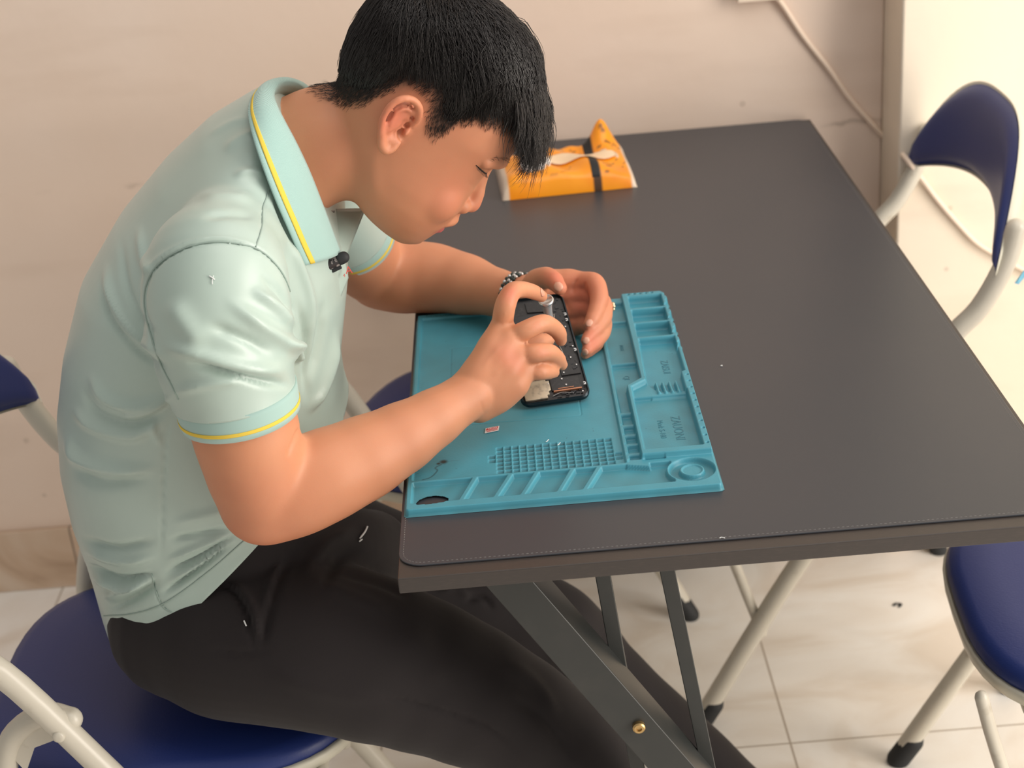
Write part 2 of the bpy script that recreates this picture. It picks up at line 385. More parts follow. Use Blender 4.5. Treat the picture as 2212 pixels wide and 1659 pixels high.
# desk pad with stitched rim
PW, PL = .606, 1.224
def rrect(x0, y0, x1, y1, r, n=8):
    out = []
    for cx, cy, a0 in ((x1-r, y1-r, 0), (x0+r, y1-r, 90), (x0+r, y0+r, 180), (x1-r, y0+r, 270)):
        for k in range(n+1):
            a = math.radians(a0+90*k/n); out.append((cx+r*math.cos(a), cy+r*math.sin(a)))
    return out
pad = empty('desk_pad', (.3, .6, .748), label='dark grey leather desk pad with stitched rim covering the table', cat='desk pad')
b = MB(); b.extrude(rrect(0, 0, PW, PL, .022), .7482, .7500); o = b.obj('pad_sheet', M['pad'], pad); o.location = (-.3, -.6, -.748)
md = o.modifiers.new('b', 'BEVEL'); md.width = .0006; md.segments = 2
b = MB(); rr = rrect(.004, .004, PW-.004, PL-.004, .018); L = rr+[rr[0]]; acc = 0
for i in range(len(L)-1):
    A = np.array(L[i]); B = np.array(L[i+1]); d = np.linalg.norm(B-A)
    if d < 1e-6: continue
    t = (B-A)/d; n_ = np.array([-t[1], t[0]]); s0 = 0
    while s0+.0022 <= max(d, .0023):
        a = A+t*s0; c = A+t*min(s0+.0022, d)
        b.add([(*(a-n_*.0003), .7500), (*(c-n_*.0003), .7500), (*(c+n_*.0003), .7500), (*(a+n_*.0003), .7500), (*((a+c)/2), .7504)], [(0,1,4),(1,2,4),(2,3,4),(3,0,4)]); s0 += .0042
o = b.obj('stitching', M['stitch'], pad); o.location = (-.3, -.6, -.748)
# white lint specks on the pad
for p, l in (((1557, 790), 'tiny white speck on the desk pad right of the blue mat'), ((1555, 1162), 'scrap of pale thread at the near stitched edge of the pad')):
    q = AT(*p, Z=.7508); b = MB(); b.tube([q, q+[.0015, .0004, .0003], q+[.004 if p[0] == 1555 else .001, -.0006, 0]], .0005, 6, sub=2)
    tag(b.obj('lint_speck', M['white_thread']), l, 'lint')

# ================================================================== REPAIR MAT (height field in millimetres)
MX, MY = .0032, .0846
def build_mat():
    st = .75; xs = np.arange(-.75, 301.5+st, st); ys = np.arange(-.75, 465+st, st); X, Y = np.meshgrid(xs, ys)
    def box(x0, y0, x1, y1, r=1.2):
        cx, cy = (x0+x1)/2, (y0+y1)/2; dx = np.abs(X-cx)-(x1-x0)/2+r; dy = np.abs(Y-cy)-(y1-y0)/2+r
        return np.hypot(np.maximum(dx, 0), np.maximum(dy, 0))+np.minimum(np.maximum(dx, dy), 0)-r
    def seg(x0, y0, x1, y1, hw):
        P = np.stack([X.ravel(), Y.ravel()], 1); return seg_dist(P, np.array([x0, y0], float), np.array([x1, y1], float))[0].reshape(X.shape)-hw
    def poly(pts):
        inside = np.zeros(X.shape, bool); d = np.full(X.shape, 1e9); n = len(pts); P = np.stack([X.ravel(), Y.ravel()], 1)
        for i in range(n):
            a = np.array(pts[i], float); c = np.array(pts[(i+1) % n], float)
            d = np.minimum(d, seg_dist(P, a, c)[0].reshape(X.shape))
            cond = ((a[1] > Y) != (c[1] > Y)) & (X < (c[0]-a[0])*(Y-a[1])/(c[1]-a[1]+1e-12)+a[0]); inside ^= cond
        return np.where(inside, -d, d)
    H = np.full(X.shape, 4.3)
    def put(sd, h, soft=.55):
        nonlocal H
        k = np.clip(.5-sd/(2*soft), 0, 1); H = H*(1-k)+h*k
    # rim, rails
    put(box(-2, -2, 302, 467), 7.0); put(box(6.5, 57, 214, 452, 2), 4.3)          # work area
    put(box(7, 13.5, 256, 53, 1), 2.0)                                             # slanted compartments
    for a, c in ((67, 54), (101.2, 86.5), (126.7, 111.8), (161.2, 146.2), (186.8, 170.8)): put(seg(a, 53, c, 13, 2.8), 7.0)
    put(poly([(186, 53), (214, 53), (214, 58), (186, 56)]), 7)
    # corner dish
    R = np.hypot(X-274.5, Y-34); put(R-24.5, 7.0, .6); put(R-21.5, 1.8, 1.0)
    put(poly([(214, 60), (236, 60), (236, 46), (214, 52)]), 7)
    put(R-12.0, 6.4, .6); put(R-9.4, 5.2, .5)
    # narrow column beside the work area
    put(box(213.5, 58, 218.3, 453), 8.0); put(box(218.3, 60, 252, 448, .5), 2.6)
    for y in (161, 134, 113, 93, 73): put(box(216, y-2.6, 232, y+2.6, 1), 6.8)
    put(box(216, 55, 232, 62), 7); put(box(218, 279, 248, 282.5), 6.8); put(box(218, 392, 248, 396), 6.8)
    # raised tray
    T_ = poly([(229.3, 62), (303, 62), (303, 467), (246, 467), (246, 231), (229.3, 216)]); put(T_, 12.5, .7)
    put(poly([(234.2, 72), (290.5, 72), (290.5, 196), (234.2, 196)]), 2.4, .8)
    put(poly([(253.5, 193), (289.5, 193), (289.5, 238), (293.5, 240), (293.5, 330), (254, 330), (251.5, 231)]), 4.0, .8)
    put(poly([(234.5, 195), (289.5, 195), (289.5, 202), (262, 204), (251, 226), (234.5, 212)]), 6.6, .8)
    for x in (262, 269, 276, 283): put(seg(x, 200, x-1, 222, 1.6), 8.8, .7)
    for y0, y1 in ((335, 371.5), (376, 412), (417, 453)): put(box(253.5, y0, 292, y1), 2.4, .7)
    for k in range(7): put(box(237+k*7.6, 72, 243+k*7.6, 79, 1), 6.5)
    for k in range(11): put(np.hypot(X-295.3, Y-(75+k*15.4))-1.3, 9.5, .4)
    # component grid
    for i in range(15):
        for j in range(7): put(box(88+i*7.75+.8, 60+j*8+.8, 88+(i+1)*7.75-.8, 60+(j+1)*8-.8, .4), 1.6, .4)
    for j in (3, 4):
        put(box(80.6, 60+j*8+.8, 87.3, 60+(j+1)*8-.8, .4), 2.0, .4); put(box(204.8, 52+j*8-6, 211.5, 52+(j+1)*8-8, .4), 2.0, .4)
    # printed grooves: inner square, ruler ticks, round holes along the far rim
    sq = np.abs(box(42, 170, 178, 366, 3))-.4; put(sq, 3.6, .4)
    for k in range(70): put(box(8, 70+k*5.2, 11.5 if k % 5 else 14, 70.8+k*5.2, .2), 3.9, .4)
    for k in range(34): put(box(12+k*5.8, 454, 13+k*5.8, 459 if k % 5 else 462, .2), 5.8, .4)
    for k in range(5): put(np.hypot(X-(254+k*7), Y-459)-1.6, 8, .5)
    # outline of the whole mat with the worn far right edge
    wob = np.where(Y > 300, 2.2*np.sin(Y*.16)+1.4*np.sin(Y*.47+1), 0)
    out = box(0, 0, 300, 464, 5)
    out = np.maximum(out, X-299.5-np.where(Y > 300, wob-1.5, 0))
    k = np.clip(.5-(out+.9)/1.6, 0, 1); H = H*k+(-.02)*(1-k)
    hole = poly([(8, 17), (13, 27), (20, 32), (29, 33), (37, 30), (41.5, 26), (41, 17), (38, 11), (24, 9), (12, 10)])
    rnd = RNG.normal(size=X.shape)*.02
    Z = H+rnd*(H > 1)
    V = np.stack([X.ravel(), Y.ravel(), Z.ravel()], 1)*.001
    ny, nx = X.shape; idx = np.arange(nx*ny).reshape(ny, nx)
    q = np.stack([idx[:-1, :-1], idx[:-1, 1:], idx[1:, 1:], idx[1:, :-1]], -1).reshape(-1, 4)
    cx = hole.ravel()[q].mean(1); co = out.ravel()[q].min(1); q = q[(cx > 0) & (co < .9)]
    me = bpy.data.meshes.new('mat'); me.from_pydata(V.tolist(), [], q.tolist())
    bm = bmesh.new(); bm.from_mesh(me)
    bmesh.ops.delete(bm, geom=[v for v in bm.verts if not v.link_faces], context='VERTS')
    bm.to_mesh(me); bm.free(); smooth(me)
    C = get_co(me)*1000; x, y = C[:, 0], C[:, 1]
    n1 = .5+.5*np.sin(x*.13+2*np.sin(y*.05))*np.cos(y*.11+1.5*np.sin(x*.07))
    dirt = np.clip((3.4-C[:, 2])/3, 0, 1)*(.25+.35*n1)+.30*((x > 80) & (x < 212) & (y > 58) & (y < 118) & (C[:, 2] < 3))+.10*n1  # shade painted on recess and grid-cell floors, mixed with mottled dirt
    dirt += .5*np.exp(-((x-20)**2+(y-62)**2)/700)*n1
    burn = np.zeros(len(C))
    for cx, cy, r in ((36, 95, 3.4), (31, 92, 1.8)): burn = np.maximum(burn, np.clip(1.6-np.hypot(x-cx, y-cy)/r, 0, 1))
    d, _ = poly_dist(C[:, :2], spl([(34, 90), (28, 84), (30, 78), (24, 66), (16, 62)])); burn = np.maximum(burn, np.clip(1.4-d/.9, 0, 1)*.6)
    d, _ = poly_dist(C[:, :2], [(52, 96), (36, 95)]); burn = np.maximum(burn, np.clip(1.2-d/.6, 0, 1)*.3)
    for _ in range(60):
        cx, cy = RNG.uniform(8, 292), RNG.uniform(16, 460); a = RNG.uniform(0, 3.1); l = RNG.uniform(.5, 2.5)
        d, _p = poly_dist(C[:, :2], [(cx, cy), (cx+l*math.cos(a), cy+l*math.sin(a))]); burn = np.maximum(burn, np.clip(1.2-d/.45, 0, 1)*.5)
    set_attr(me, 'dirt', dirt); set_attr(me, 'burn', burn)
    root = empty('repair_mat', (MX, MY, .7502), label='turquoise silicone repair mat with moulded trays lying on the desk pad', cat='mat')
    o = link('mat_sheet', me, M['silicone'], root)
    so = o.modifiers.new('s', 'SOLIDIFY'); so.thickness = .0015; so.offset = -1
    o.location = (0, 0, .0015)
    o.modifiers.remove(so); o.location = (0, 0, .0001)
    # moulded lettering, read along the long side
    def text(s, x, y, size, z):
        cu = bpy.data.curves.new('t', 'FONT'); cu.body = s; cu.size = size; cu.extrude = .00025; cu.align_x = 'CENTER'; cu.align_y = 'CENTER'
        t = bpy.data.objects.new('t', cu); COL.objects.link(t); bpy.context.view_layer.update()
        me2 = bpy.data.meshes.new_from_object(t.evaluated_get(bpy.context.evaluated_depsgraph_get())); bpy.data.objects.remove(t)
        oo = link('moulded_lettering', me2, M['silicone_dark'], root); oo.location = (x*.001, y*.001, z*.001); oo.rotation_euler = (0, 0, -math.pi/2); return oo
    text('ZAUONI', 272, 128, .0135, 2.5); text('Mod: S-160', 256, 128, .0085, 2.5); text('ZAISUI', 276, 268, .0115, 4.1); text('MADE', 234, 330, .006, 2.7); text('QI', 232, 252, .009, 2.7)
    return root
M['silicone_dark'] = mat('silicone_dark', srgb(50, 116, 134), .45)
build_mat()

# red and white warranty sticker
q = AT(1062, 928, Z=.7552); b = MB(); R_ = Matrix.Translation(Vector(q)) @ Matrix.Rotation(.46, 4, 'Z')
stk = empty('sticker', q, label='small red and white sticker lying on the turquoise mat', cat='sticker')
st_poly = [(-.0085, -.005), (.006, -.005), (.0095, .0045), (-.005, .005)]
b = MB(); b.extrude(st_poly, 0, .0003); o = b.obj('paper', M['paper_white'], stk); o.rotation_euler = (0, 0, .25)
b = MB(); b.extrude([(-.0062, -.0005), (.0062, -.0005), (.008, .0036), (-.0042, .0036)], .0003, .0005)
for k in range(9): b.extrude([(-.006+k*.0013, -.004), (-.0054+k*.0013, -.004), (-.0048+k*.0013, -.0015), (-.0054+k*.0013, -.0015)], .0003, .0005)
o = b.obj('red_print', M['print_red'], stk); o.rotation_euler = (0, 0, .25)
b = MB()
for k in range(6): b.box((-.003+k*.0016, .0008, .0005), (-.002+k*.0016, .0024, .0006))
o = b.obj('white_lettering', M['paper_white'], stk); o.rotation_euler = (0, 0, .25)
for p, l in (((1182, 953), 'white clipping lying on the component grid of the mat'), ((1207, 960), 'tiny white fleck on the component grid'), ((1423, 846), 'tiny clipping between the comb ridges of the mat tray')):
    q = AT(*p, Z=.7556 if p[0] < 1400 else .758); b = MB(); b.tube([q-[.0012, .0012, 0], q, q+[.0016, .002, .0008]], .0004, 6, sub=2)
    tag(b.obj('wire_clipping', M['white_thread'] if p[0] < 1400 else M['rubber']), l, 'clipping')

# ================================================================== CHAIRS
def chair(loc, rz, label, width=.215, sdy=0):
    root = empty('folding_chair', loc, rz, label, 'chair')
    def cu(a): return a
    # seat
    def ring(sx, sy, z, n=48, e=3.2, cx=-.2165):
        out = []
        for t in np.linspace(0, 2*math.pi, n, endpoint=False):
            c, s = math.cos(t), math.sin(t); out.append((cx+sx*abs(c)**(2/e)*np.sign(c), sdy+sy*abs(s)**(2/e)*np.sign(s), z))
        return [np.array(q) for q in out]
    b = MB(); b.rings([ring(.204, .19, .424), ring(.212, .198, .43), ring(.215, .201, .440), ring(.211, .197, .449), ring(.198, .184, .4545), ring(.158, .145, .4575), ring(.07, .07, .4565)])
    b.obj('seat', M['blue_vinyl'], root, sm=True)
    b = MB(); b.rings([ring(.208, .194, .4185), ring(.217, .203, .420), ring(.2185, .2045, .431), ring(.2165, .2025, .4345), ring(.207, .193, .432)])
    b.obj('seat_rim', M['cream_plastic'], root, sm=True)
    # backrest
    def br(off, grow, zlo=0):
        rows = []
        for v in np.linspace(0, 1, 13):
            row = []
            for u in np.linspace(-1, 1, 33):
                zb = .735-.045*u*u-grow; zt = .858-.150*abs(u)**3.2+grow
                z = zb+(zt-zb)*v; x = -.388-.045*(1-abs(u)**2.2)-.14*(z-.70)
                th = off*math.sqrt(max(0, 1-(2*v-1)**4))*math.sqrt(max(0, 1-abs(u)**8)); row.append((x+th, u*(width+.008+grow), z))
            rows.append(row)
        return rows
    def shell(f, bk, name, m, grow):
        A = br(f, grow); B = br(bk, grow); n = 33; k = 13; vs = [q for r in A for q in r]+[q for r in B for q in r]; o = n*k; fs = []
        for i in range(k-1):
            for j in range(n-1):
                a = i*n+j; fs.append((a, a+1, a+n+1, a+n)); fs.append((o+a, o+a+n, o+a+n+1, o+a+1))
        for j in range(n-1): fs.append((j, o+j, o+j+1, j+1)); a = (k-1)*n+j; fs.append((a, a+1, o+a+1, o+a))
        for i in range(k-1): a = i*n; fs.append((a, a+n, o+a+n, o+a)); a = i*n+n-1; fs.append((a, o+a, o+a+n, a+n))
        b = MB(); b.add(vs, fs); oo = b.obj(name, m, root, sm=True); return oo
    bk = shell(.014, -.006, 'backrest', M['blue_vinyl'], 0); sh = shell(-.004, -.017, 'backrest_shell', M['cream_plastic'], .004)
    for sgn in (-1, 1):
        y = sgn*width
        b = MB(); b.tube([(-.0, y, .03), (-.055, y, .13), (-.12, y, .245), (-.23, y, .425), (-.325, y, .585), (-.372, y, .64), (-.402, y, .70), (-.414, y*.99, .745)], .0135, 16, sub=5)
        t = b.obj('side_tube', M['cream_tube'], root, sm=True)
        b = MB(); b.tube([(.012, y, .004), (.002, y, .021), (-.007, y, .036)], .0158, 14, sub=2, round_=True); b.obj('rubber_foot', M['rubber'], t, sm=True)
        yi = sgn*(width-.019)
        b = MB(); b.tube([(-.285, sgn*(width-.008), .535), (-.315, yi, .535), (-.352, yi, .51), (-.372, yi, .455), (-.385, yi, .38), (-.425, yi, .15), (-.45, yi, .03)], .0125, 14, sub=5)
        t = b.obj('rear_leg', M['cream_tube'], root, sm=True)
        b = MB(); b.tube([(-.4475, yi, .045), (-.4535, yi, .004)], .0155, 14, sub=1); b.obj('rubber_foot', M['rubber'], t, sm=True)
        # gusset plate under the pivot and its rivet
        b = MB(); pl = [(-.285, .52), (-.31, .538), (-.36, .50), (-.345, .47), (-.33, .50), (-.30, .51)]
        b.add([(x, sgn*(width-.012), z) for x, z in pl]+[(x, sgn*(width-.016), z) for x, z in pl], [tuple(range(6)), tuple(range(11, 5, -1))]+[(i, (i+1) % 6, 6+(i+1) % 6, 6+i) for i in range(6)])
        b.obj('gusset', M['cream_tube'], root)
        b = MB(); b.rings([[(-.293+r*math.cos(t), sgn*(width+yy), .530+r*math.sin(t)) for t in np.linspace(0, 2*math.pi, 18, endpoint=False)] for r, yy in ((.0062, .010), (.0062, .0145), (.005, .0158), (.002, .0162))])
        b.obj('rivet', M['cream_tube'], root, sm=True)
        if sgn < 0: continue
        b = MB(); b.tube([(.0, sgn*(width-.02), .425), (-.02, sgn*(width-.018), .35), (-.082, sgn*(width-.008), .15)], .0075, 10, sub=3)
        b.obj('front_stay', M['cream_tube'], root, sm=True)
    for x, e, z in ((-.05, .012, .412), (-.33, .02, .40)):
        b = MB(); b.tube([(x, -width+e, z), (x, width-e, z)], .008, 10, sub=1); b.obj('seat_bar', M['cream_tube'], root, sm=True)
    return root
chair((-.076, .315, 0), 0, 'blue folding chair the seated person sits on')
chair((.271, .774, 0), math.radians(-22), 'blue folding chair tucked under the table on the far left, mostly hidden behind the arm')
chair((.355, .905, 0), math.pi, 'blue folding chair at the far right with its backrest beside the wall')
chair((.600, .356, 0), math.radians(175), 'blue folding chair at the near right, its seat below the table corner', sdy=.042)
q0 = AT(2192, 612, Y=.70); b = MB()
b.add([q0+d for d in np.array([(0, 0, 0), (.004, -.002, .006), (.012, -.002, .02), (.019, -.001, .03), (.024, 0, .026), (.014, .002, .008), (.006, .002, -.003)])]+[q0+[0, .0012, 0]+d for d in np.array([(0, 0, 0), (.004, -.002, .006), (.012, -.002, .02), (.019, -.001, .03), (.024, 0, .026), (.014, .002, .008), (.006, .002, -.003)])],
      [tuple(range(7)), tuple(range(13, 6, -1))]+[(i, (i+1) % 7, 7+(i+1) % 7, 7+i) for i in range(7)])
tag(b.obj('paper_tag', M['blue_tag']), 'scrap of light blue paper tag on the tube of the far right chair', 'tag')

# ================================================================== TISSUE PACK
def tissue_pack():
    root = empty('tissue_pack', (.21, 1.02, .75), .03, 'orange soft pack of tissues with a torn top and black band, lying on the table', 'tissue pack')
    a0 = AT(1085, 432, Z=.752); a1 = AT(1377, 402, Z=.752)
    W_ = np.linalg.norm(a1-a0); D = .145; Hh = .032; ux = nrm(a1-a0); uy = np.array([-ux[1], ux[0], 0])
    nx, ny = 64, 40; vs = []; fs = []
    def top(u, v):
        e = (1-abs(2*u-1)**6)*(1-abs(2*v-1)**5)
        z = Hh*max(e, 0)**.35*(1+.10*math.sin(5*u+2*v)+.07*math.sin(13*u-4*v))
        z += .004*math.sin(17*u+9*v)*e
        z += .040*math.exp(-((u-.83)/.09)**2-((v-.90)/.13)**2)          # the peak of wrapper standing up at the back
        z += .008*math.exp(-((u-.58)/.08)**2-((v-.92)/.12)**2)
        return z
    for j in range(ny+1):
        for i in range(nx+1):
            u, v = i/nx, j/ny; p = a0+ux*W_*u+uy*D*v; vs.append((p[0], p[1], .7505+top(u, v)))
    for j in range(ny):
        for i in range(nx): a = j*(nx+1)+i; fs.append((a, a+1, a+nx+2, a+nx+1))
    n = len(vs); bd = [i for i in range(nx+1)]+[j*(nx+1)+nx for j in range(1, ny+1)]+[ny*(nx+1)+i for i in range(nx-1, -1, -1)]+[j*(nx+1) for j in range(ny-1, 0, -1)]
    for k in bd: vs.append((vs[k][0], vs[k][1], .7504))
    m_ = len(bd)
    for k in range(m_): fs.append((bd[k], n+k, n+(k+1) % m_, bd[(k+1) % m_]))
    fs.append(tuple(n+k for k in range(m_)))
    b = MB(); b.add(vs, fs); me = b.mesh(sm=True)
    C = get_co(me); d = C-a0; u = (d@ux)/W_; v = (d@uy)/D
    ns = np.sin(u*40+7*np.sin(v*9))*np.sin(v*31+5*np.sin(u*13))
    ink = ((ns > .72) & (u > .78) & (v > .03)).astype(float)*.85+((ns > .8) & (v > .72) & (u > .3) & (u < .75)).astype(float)*.8
    ink = np.maximum(ink, (np.abs(np.hypot((u-.40)*1.5, (v-.30)*.9)-.20) < .008)*.35*(v < .3))
    ink = np.maximum(ink, ((u > .672) & (u < .735))*.95)
    film = ((u < .05)|(u > .965)|((ns > .45) & (u > .74) & (v > .45) & (v < .62))).astype(float)
    set_attr(me, 'ink', ink); set_attr(me, 'film', film)
    mi = M['pack_orange']; o = link('wrapper', me, mi); o.parent = root; o.matrix_parent_inverse = root.matrix_basis.inverted()
    def patch(name, m, u0, u1, v0, v1, lift, nn=14, ramp=None):
        vs = []; fs = []
        for j in range(nn+1):
            for i in range(nn+1):
                u_ = u0+(u1-u0)*i/nn; v_ = v0+(v1-v0)*j/nn
                if ramp: u_, v_ = ramp(i/nn, j/nn)
                p = a0+ux*W_*u_+uy*D*v_; vs.append((p[0], p[1], .7505+top(min(max(u_, 0), 1), min(max(v_, 0), 1))+lift))
        for j in range(nn):
            for i in range(nn): a = j*(nn+1)+i; fs.append((a, a+1, a+nn+2, a+nn+1))
        b = MB(); b.add(vs, fs); oo = b.obj(name, m, root, sm=True); oo.matrix_parent_inverse = root.matrix_basis.inverted()
        so = oo.modifiers.new('s', 'SOLIDIFY'); so.thickness = .0006; return oo
    patch('black_band', M['rubber'], .675, .733, .03, .97, .0008, 24)
    def el(i, j):
        t = i*2-1; wd = math.sqrt(max(0, 1-abs(t)**2.4)); return .54+.37*t, .47+.11*wd*(j*2-1)+.02*t
    patch('opening_film', M['film'], 0, 1, 0, 1, .0030, 20, el)
    # crumpled tissue pulled out of the slot
    b = MB(); nn = 26; vs = []; fs = []
    for j in range(nn+1):
        for i in range(nn+1):
            s, t = i/nn*2-1, j/nn*2-1; wd = math.sqrt(max(0, 1-t*t*.9))
            p = a0+ux*W_*(.27+.12*s*wd)+uy*D*(.27+.12*t)
            z = Hh+.014*(1-s*s)*(1-t*t)+.006*math.sin(9*s+5*t)*(1-t*t)+.004*math.sin(17*s-11*t)
            vs.append((p[0], p[1], .7515+z*1.0))
    for j in range(nn):
        for i in range(nn): a = j*(nn+1)+i; fs.append((a, a+1, a+nn+2, a+nn+1))
    b.add(vs, fs); oo = b.obj('tissue', M['tissue'], root, sm=True); oo.matrix_parent_inverse = root.matrix_basis.inverted()
    so = oo.modifiers.new('s', 'SOLIDIFY'); so.thickness = .0008
tissue_pack()

# ================================================================== PHONE AND SCREWDRIVER
def build_phone():
    NL = np.array([.1215, .2730, .7625]); NR = np.array([.1942, .2835, .7625]); FR = np.array([.1755, .405, .823])
    e1 = nrm(NR-NL); e2 = FR-NR; e2 = nrm(e2-e1*(e2@e1)); e3 = np.cross(e1, e2)
    W_, L_ = .0735, .147
    Mx = Matrix([[e1[i], e2[i], e3[i], NL[i]-e3[i]*.008] for i in range(3)]+[[0, 0, 0, 1]])
    root = bpy.data.objects.new('mobile_phone', None); COL.objects.link(root); root.matrix_world = Mx; root.empty_display_size = .03
    tag(root, 'opened black mobile phone with its inner parts showing, tilted up between the two hands', 'phone')
    out = rrect(0, 0, W_, L_, .0105, 7); inn = rrect(.0022, .0022, W_-.0022, L_-.0022, .0088, 7)
    n = len(out); b = MB()
    prof = [(out, .0012, .0006), (out, 0, .0022), (out, 0, .0062), (out, .0006, .0078), (inn, -.0003, .0080), (inn, 0, .0040)]
    rs = []
    c = np.array([W_/2, L_/2])
    for pl, ins, z in prof: rs.append([np.array([*(c+(np.array(q)-c)*(1-ins/.03)), z]) for q in pl])
    b.rings(rs); b.obj('frame', M['phone_frame'], root, sm=True).data.set_sharp_from_angle(angle=.7)
    b = MB(); b.extrude(inn, .003, .0046); b.obj('midplate', M['phone_black'], root)
    b = MB(); b.extrude(rrect(.006, .034, .047, .122, .003), .0046, .0068); b.obj('battery', M['battery'], root, bevel=.0006)
    b = MB(); b.box((.012, .108, .0068), (.04, .112, .0069)); b.obj('battery_label', M['phone_frame'], root)
    b = MB(); b.extrude([(.0045, .006), (.013, .0055), (.0285, .006), (.0285, .010), (.031, .010), (.031, .015), (.0335, .016), (.0335, .028), (.030, .028), (.030, .030), (.0045, .030)], .0046, .0072); b.obj('steel_plate', M['chip_steel'], root, bevel=.0004)
    b = MB(); b.box((.0345, .0145, .0046), (.066, .030, .0064)); b.obj('speaker', M['phone_black'], root, bevel=.0004)
    b = MB(); b.box((.036, .0122, .0046), (.066, .0136, .0074)); b.box((.041, .0155, .0064), (.058, .0163, .0070)); b.obj('flex_strip', M['copper'], root)
    b = MB(); b.extrude([(.049, .033), (.0695, .033), (.0695, .140), (.030, .140), (.030, .126), (.049, .124)], .0046, .0061); b.obj('logic_board', M['phone_black'], root)
    b = MB()
    for k in range(46):
        x, y = RNG.uniform(.050, .068), RNG.uniform(.035, .138); a, c_ = RNG.uniform(.0008, .0035), RNG.uniform(.0008, .0035)
        b.box((x, y, .0061), (min(x+a, .0695), y+c_, .0061+RNG.uniform(.0003, .0009)))
    for k in range(16):
        x, y = RNG.uniform(.034, .066), RNG.uniform(.004, .011); b.box((x, y, .0046), (x+RNG.uniform(.001, .005), y+RNG.uniform(.0006, .002), .0046+RNG.uniform(.0006, .0018)))
    tag(b.obj('components', M['battery'], root), kind='stuff')
    for x, y in ((.0515, .036), (.067, .044), (.0685, .07), (.052, .062), (.0665, .098), (.0515, .1), (.032, .0245), (.010, .0265), (.0475, .028), (.0505, .0195), (.066, .008), (.063, .055)):
        b = MB(); b.rings([[(x+r*math.cos(t), y+r*math.sin(t), z) for t in np.linspace(0, 2*math.pi, 10, endpoint=False)] for r, z in ((.0009, .0062), (.0009, .0074), (.0005, .0075))])
        b.obj('screw', M['silver'], root)
    for y in (.0155, .062, .105, .113):                                             # small metal clips on the right rail
        b = MB(); b.box((W_-.0048, y, .0071), (W_-.0024, y+.0009, .0083)); b.box((W_-.0048, y+.0026, .0071), (W_-.0024, y+.0035, .0083)); b.box((W_-.0030, y, .0071), (W_-.0024, y+.0035, .0083)); b.obj('rail_clip', M['silver'], root)
    for pts in ([(.052, .04, .0066), (.056, .06, .0072), (.053, .08, .0066)], [(.06, .09, .0066), (.056, .1, .0074), (.058, .118, .0066)], [(.034, .008, .0056), (.044, .0105, .0066), (.056, .008, .0058)]):
        b = MB(); b.tube(pts, .00035, 6, sub=5); b.obj('wire', M['silver'], root)
    return root, Mx
phone, PM = build_phone()

def build_driver():
    top = AT(1179, 646, Y=.312); tip = np.array(PM @ Vector((.048, .070, .0072)))
    ax = nrm(top-tip); L_ = np.linalg.norm(top-tip)
    root = empty('screwdriver', tip, label='small silver grey precision screwdriver held upright over the phone', cat='screwdriver')
    Q = Vector(ax).to_track_quat('Z', 'Y').to_matrix().to_4x4(); root.matrix_world = Matrix.Translation(Vector(tip)) @ Q
    def rev(prof, name, m):
        b = MB(); b.rings([[(r*math.cos(t), r*math.sin(t), z) for t in np.linspace(0, 2*math.pi, 32, endpoint=False)] for r, z in prof]); return b.obj(name, m, root, sm=True)
    rev([(.0006, 0), (.0010, .002), (.0012, .014), (.0018, .016)], 'blade', M['silver'])
    rev([(.0022, .012), (.0036, .014), (.0046, .018), (.0046, .024), (.0040, .027), (.0046, .030), (.0046, L_-.020), (.0052, L_-.011), (.0066, L_-.005), (.0074, L_-.0035)], 'handle', M['driver_grey'])
    rev([(.0070, L_-.0042), (.0080, L_-.0034), (.0082, L_-.0018), (.0076, L_-.0006), (.0062, L_-.0004), (.0058, L_-.0012), (.001, L_-.0012)], 'swivel_cap', M['silver'])
build_driver()

# ================================================================== PERSON
HY = .33; HO = AT(930, 270, Y=HY); HF = np.array([.714, 0, -.700]); HU = np.array([.700, 0, .714])
def HL(a, b, s=0.): return HO+a*HF+b*HU-np.array([0, s, 0])
def to_head(P): d = P-HO; return d@HF, d@HU, -d[:, 1]

HEAD = [  # up, back, front, half width, exponent
 (-.1145, .022, .052, .014, 2), (-.110, -.004, .062, .028, 2.1), (-.100, -.030, .069, .044, 2.2), (-.085, -.052, .0725, .0565, 2.3), (-.070, -.068, .0755, .0635, 2.4),
 (-.050, -.082, .077, .0685, 2.4), (-.030, -.094, .0745, .0705, 2.4), (-.010, -.103, .0725, .0725, 2.4), (.008, -.108, .0735, .0745, 2.4), (.024, -.110, .0800, .0760, 2.4),
 (.045, -.110, .0805, .0765, 2.3), (.065, -.106, .076, .0745, 2.3), (.085, -.096, .066, .068, 2.2), (.100, -.080, .049, .056, 2.1), (.111, -.058, .027, .038, 2), (.116, -.034, .004, .018, 2)]
def head_rings(g=0., lo=-9, hi=9, n=56):
    rs = []; H_ = np.array(HEAD)
    bs = np.unique(np.concatenate([H_[:, 0], np.linspace(-.112, .114, 40)]))
    for b_ in bs:
        if b_ < lo or b_ > hi: continue
        bk, fr, hw, e = [np.interp(b_, H_[:, 0], H_[:, i]) for i in (1, 2, 3, 4)]
        bk -= g; fr += g; hw += g; c = bk+(fr-bk)*.47; r = []
        for t in np.linspace(0, 2*math.pi, n, endpoint=False):
            ct, st = math.cos(t), math.sin(t); A = (fr-c) if ct > 0 else (c-bk)
            ee = e if ct > 0 else 2.15
            r.append(HL(c+A*abs(ct)**(2/ee)*np.sign(ct), b_+(g*1.1 if b_ > .09 else 0)*((b_-.09)/.025), hw*abs(st)**(2/ee)*np.sign(st)))
        rs.append(r)
    return rs

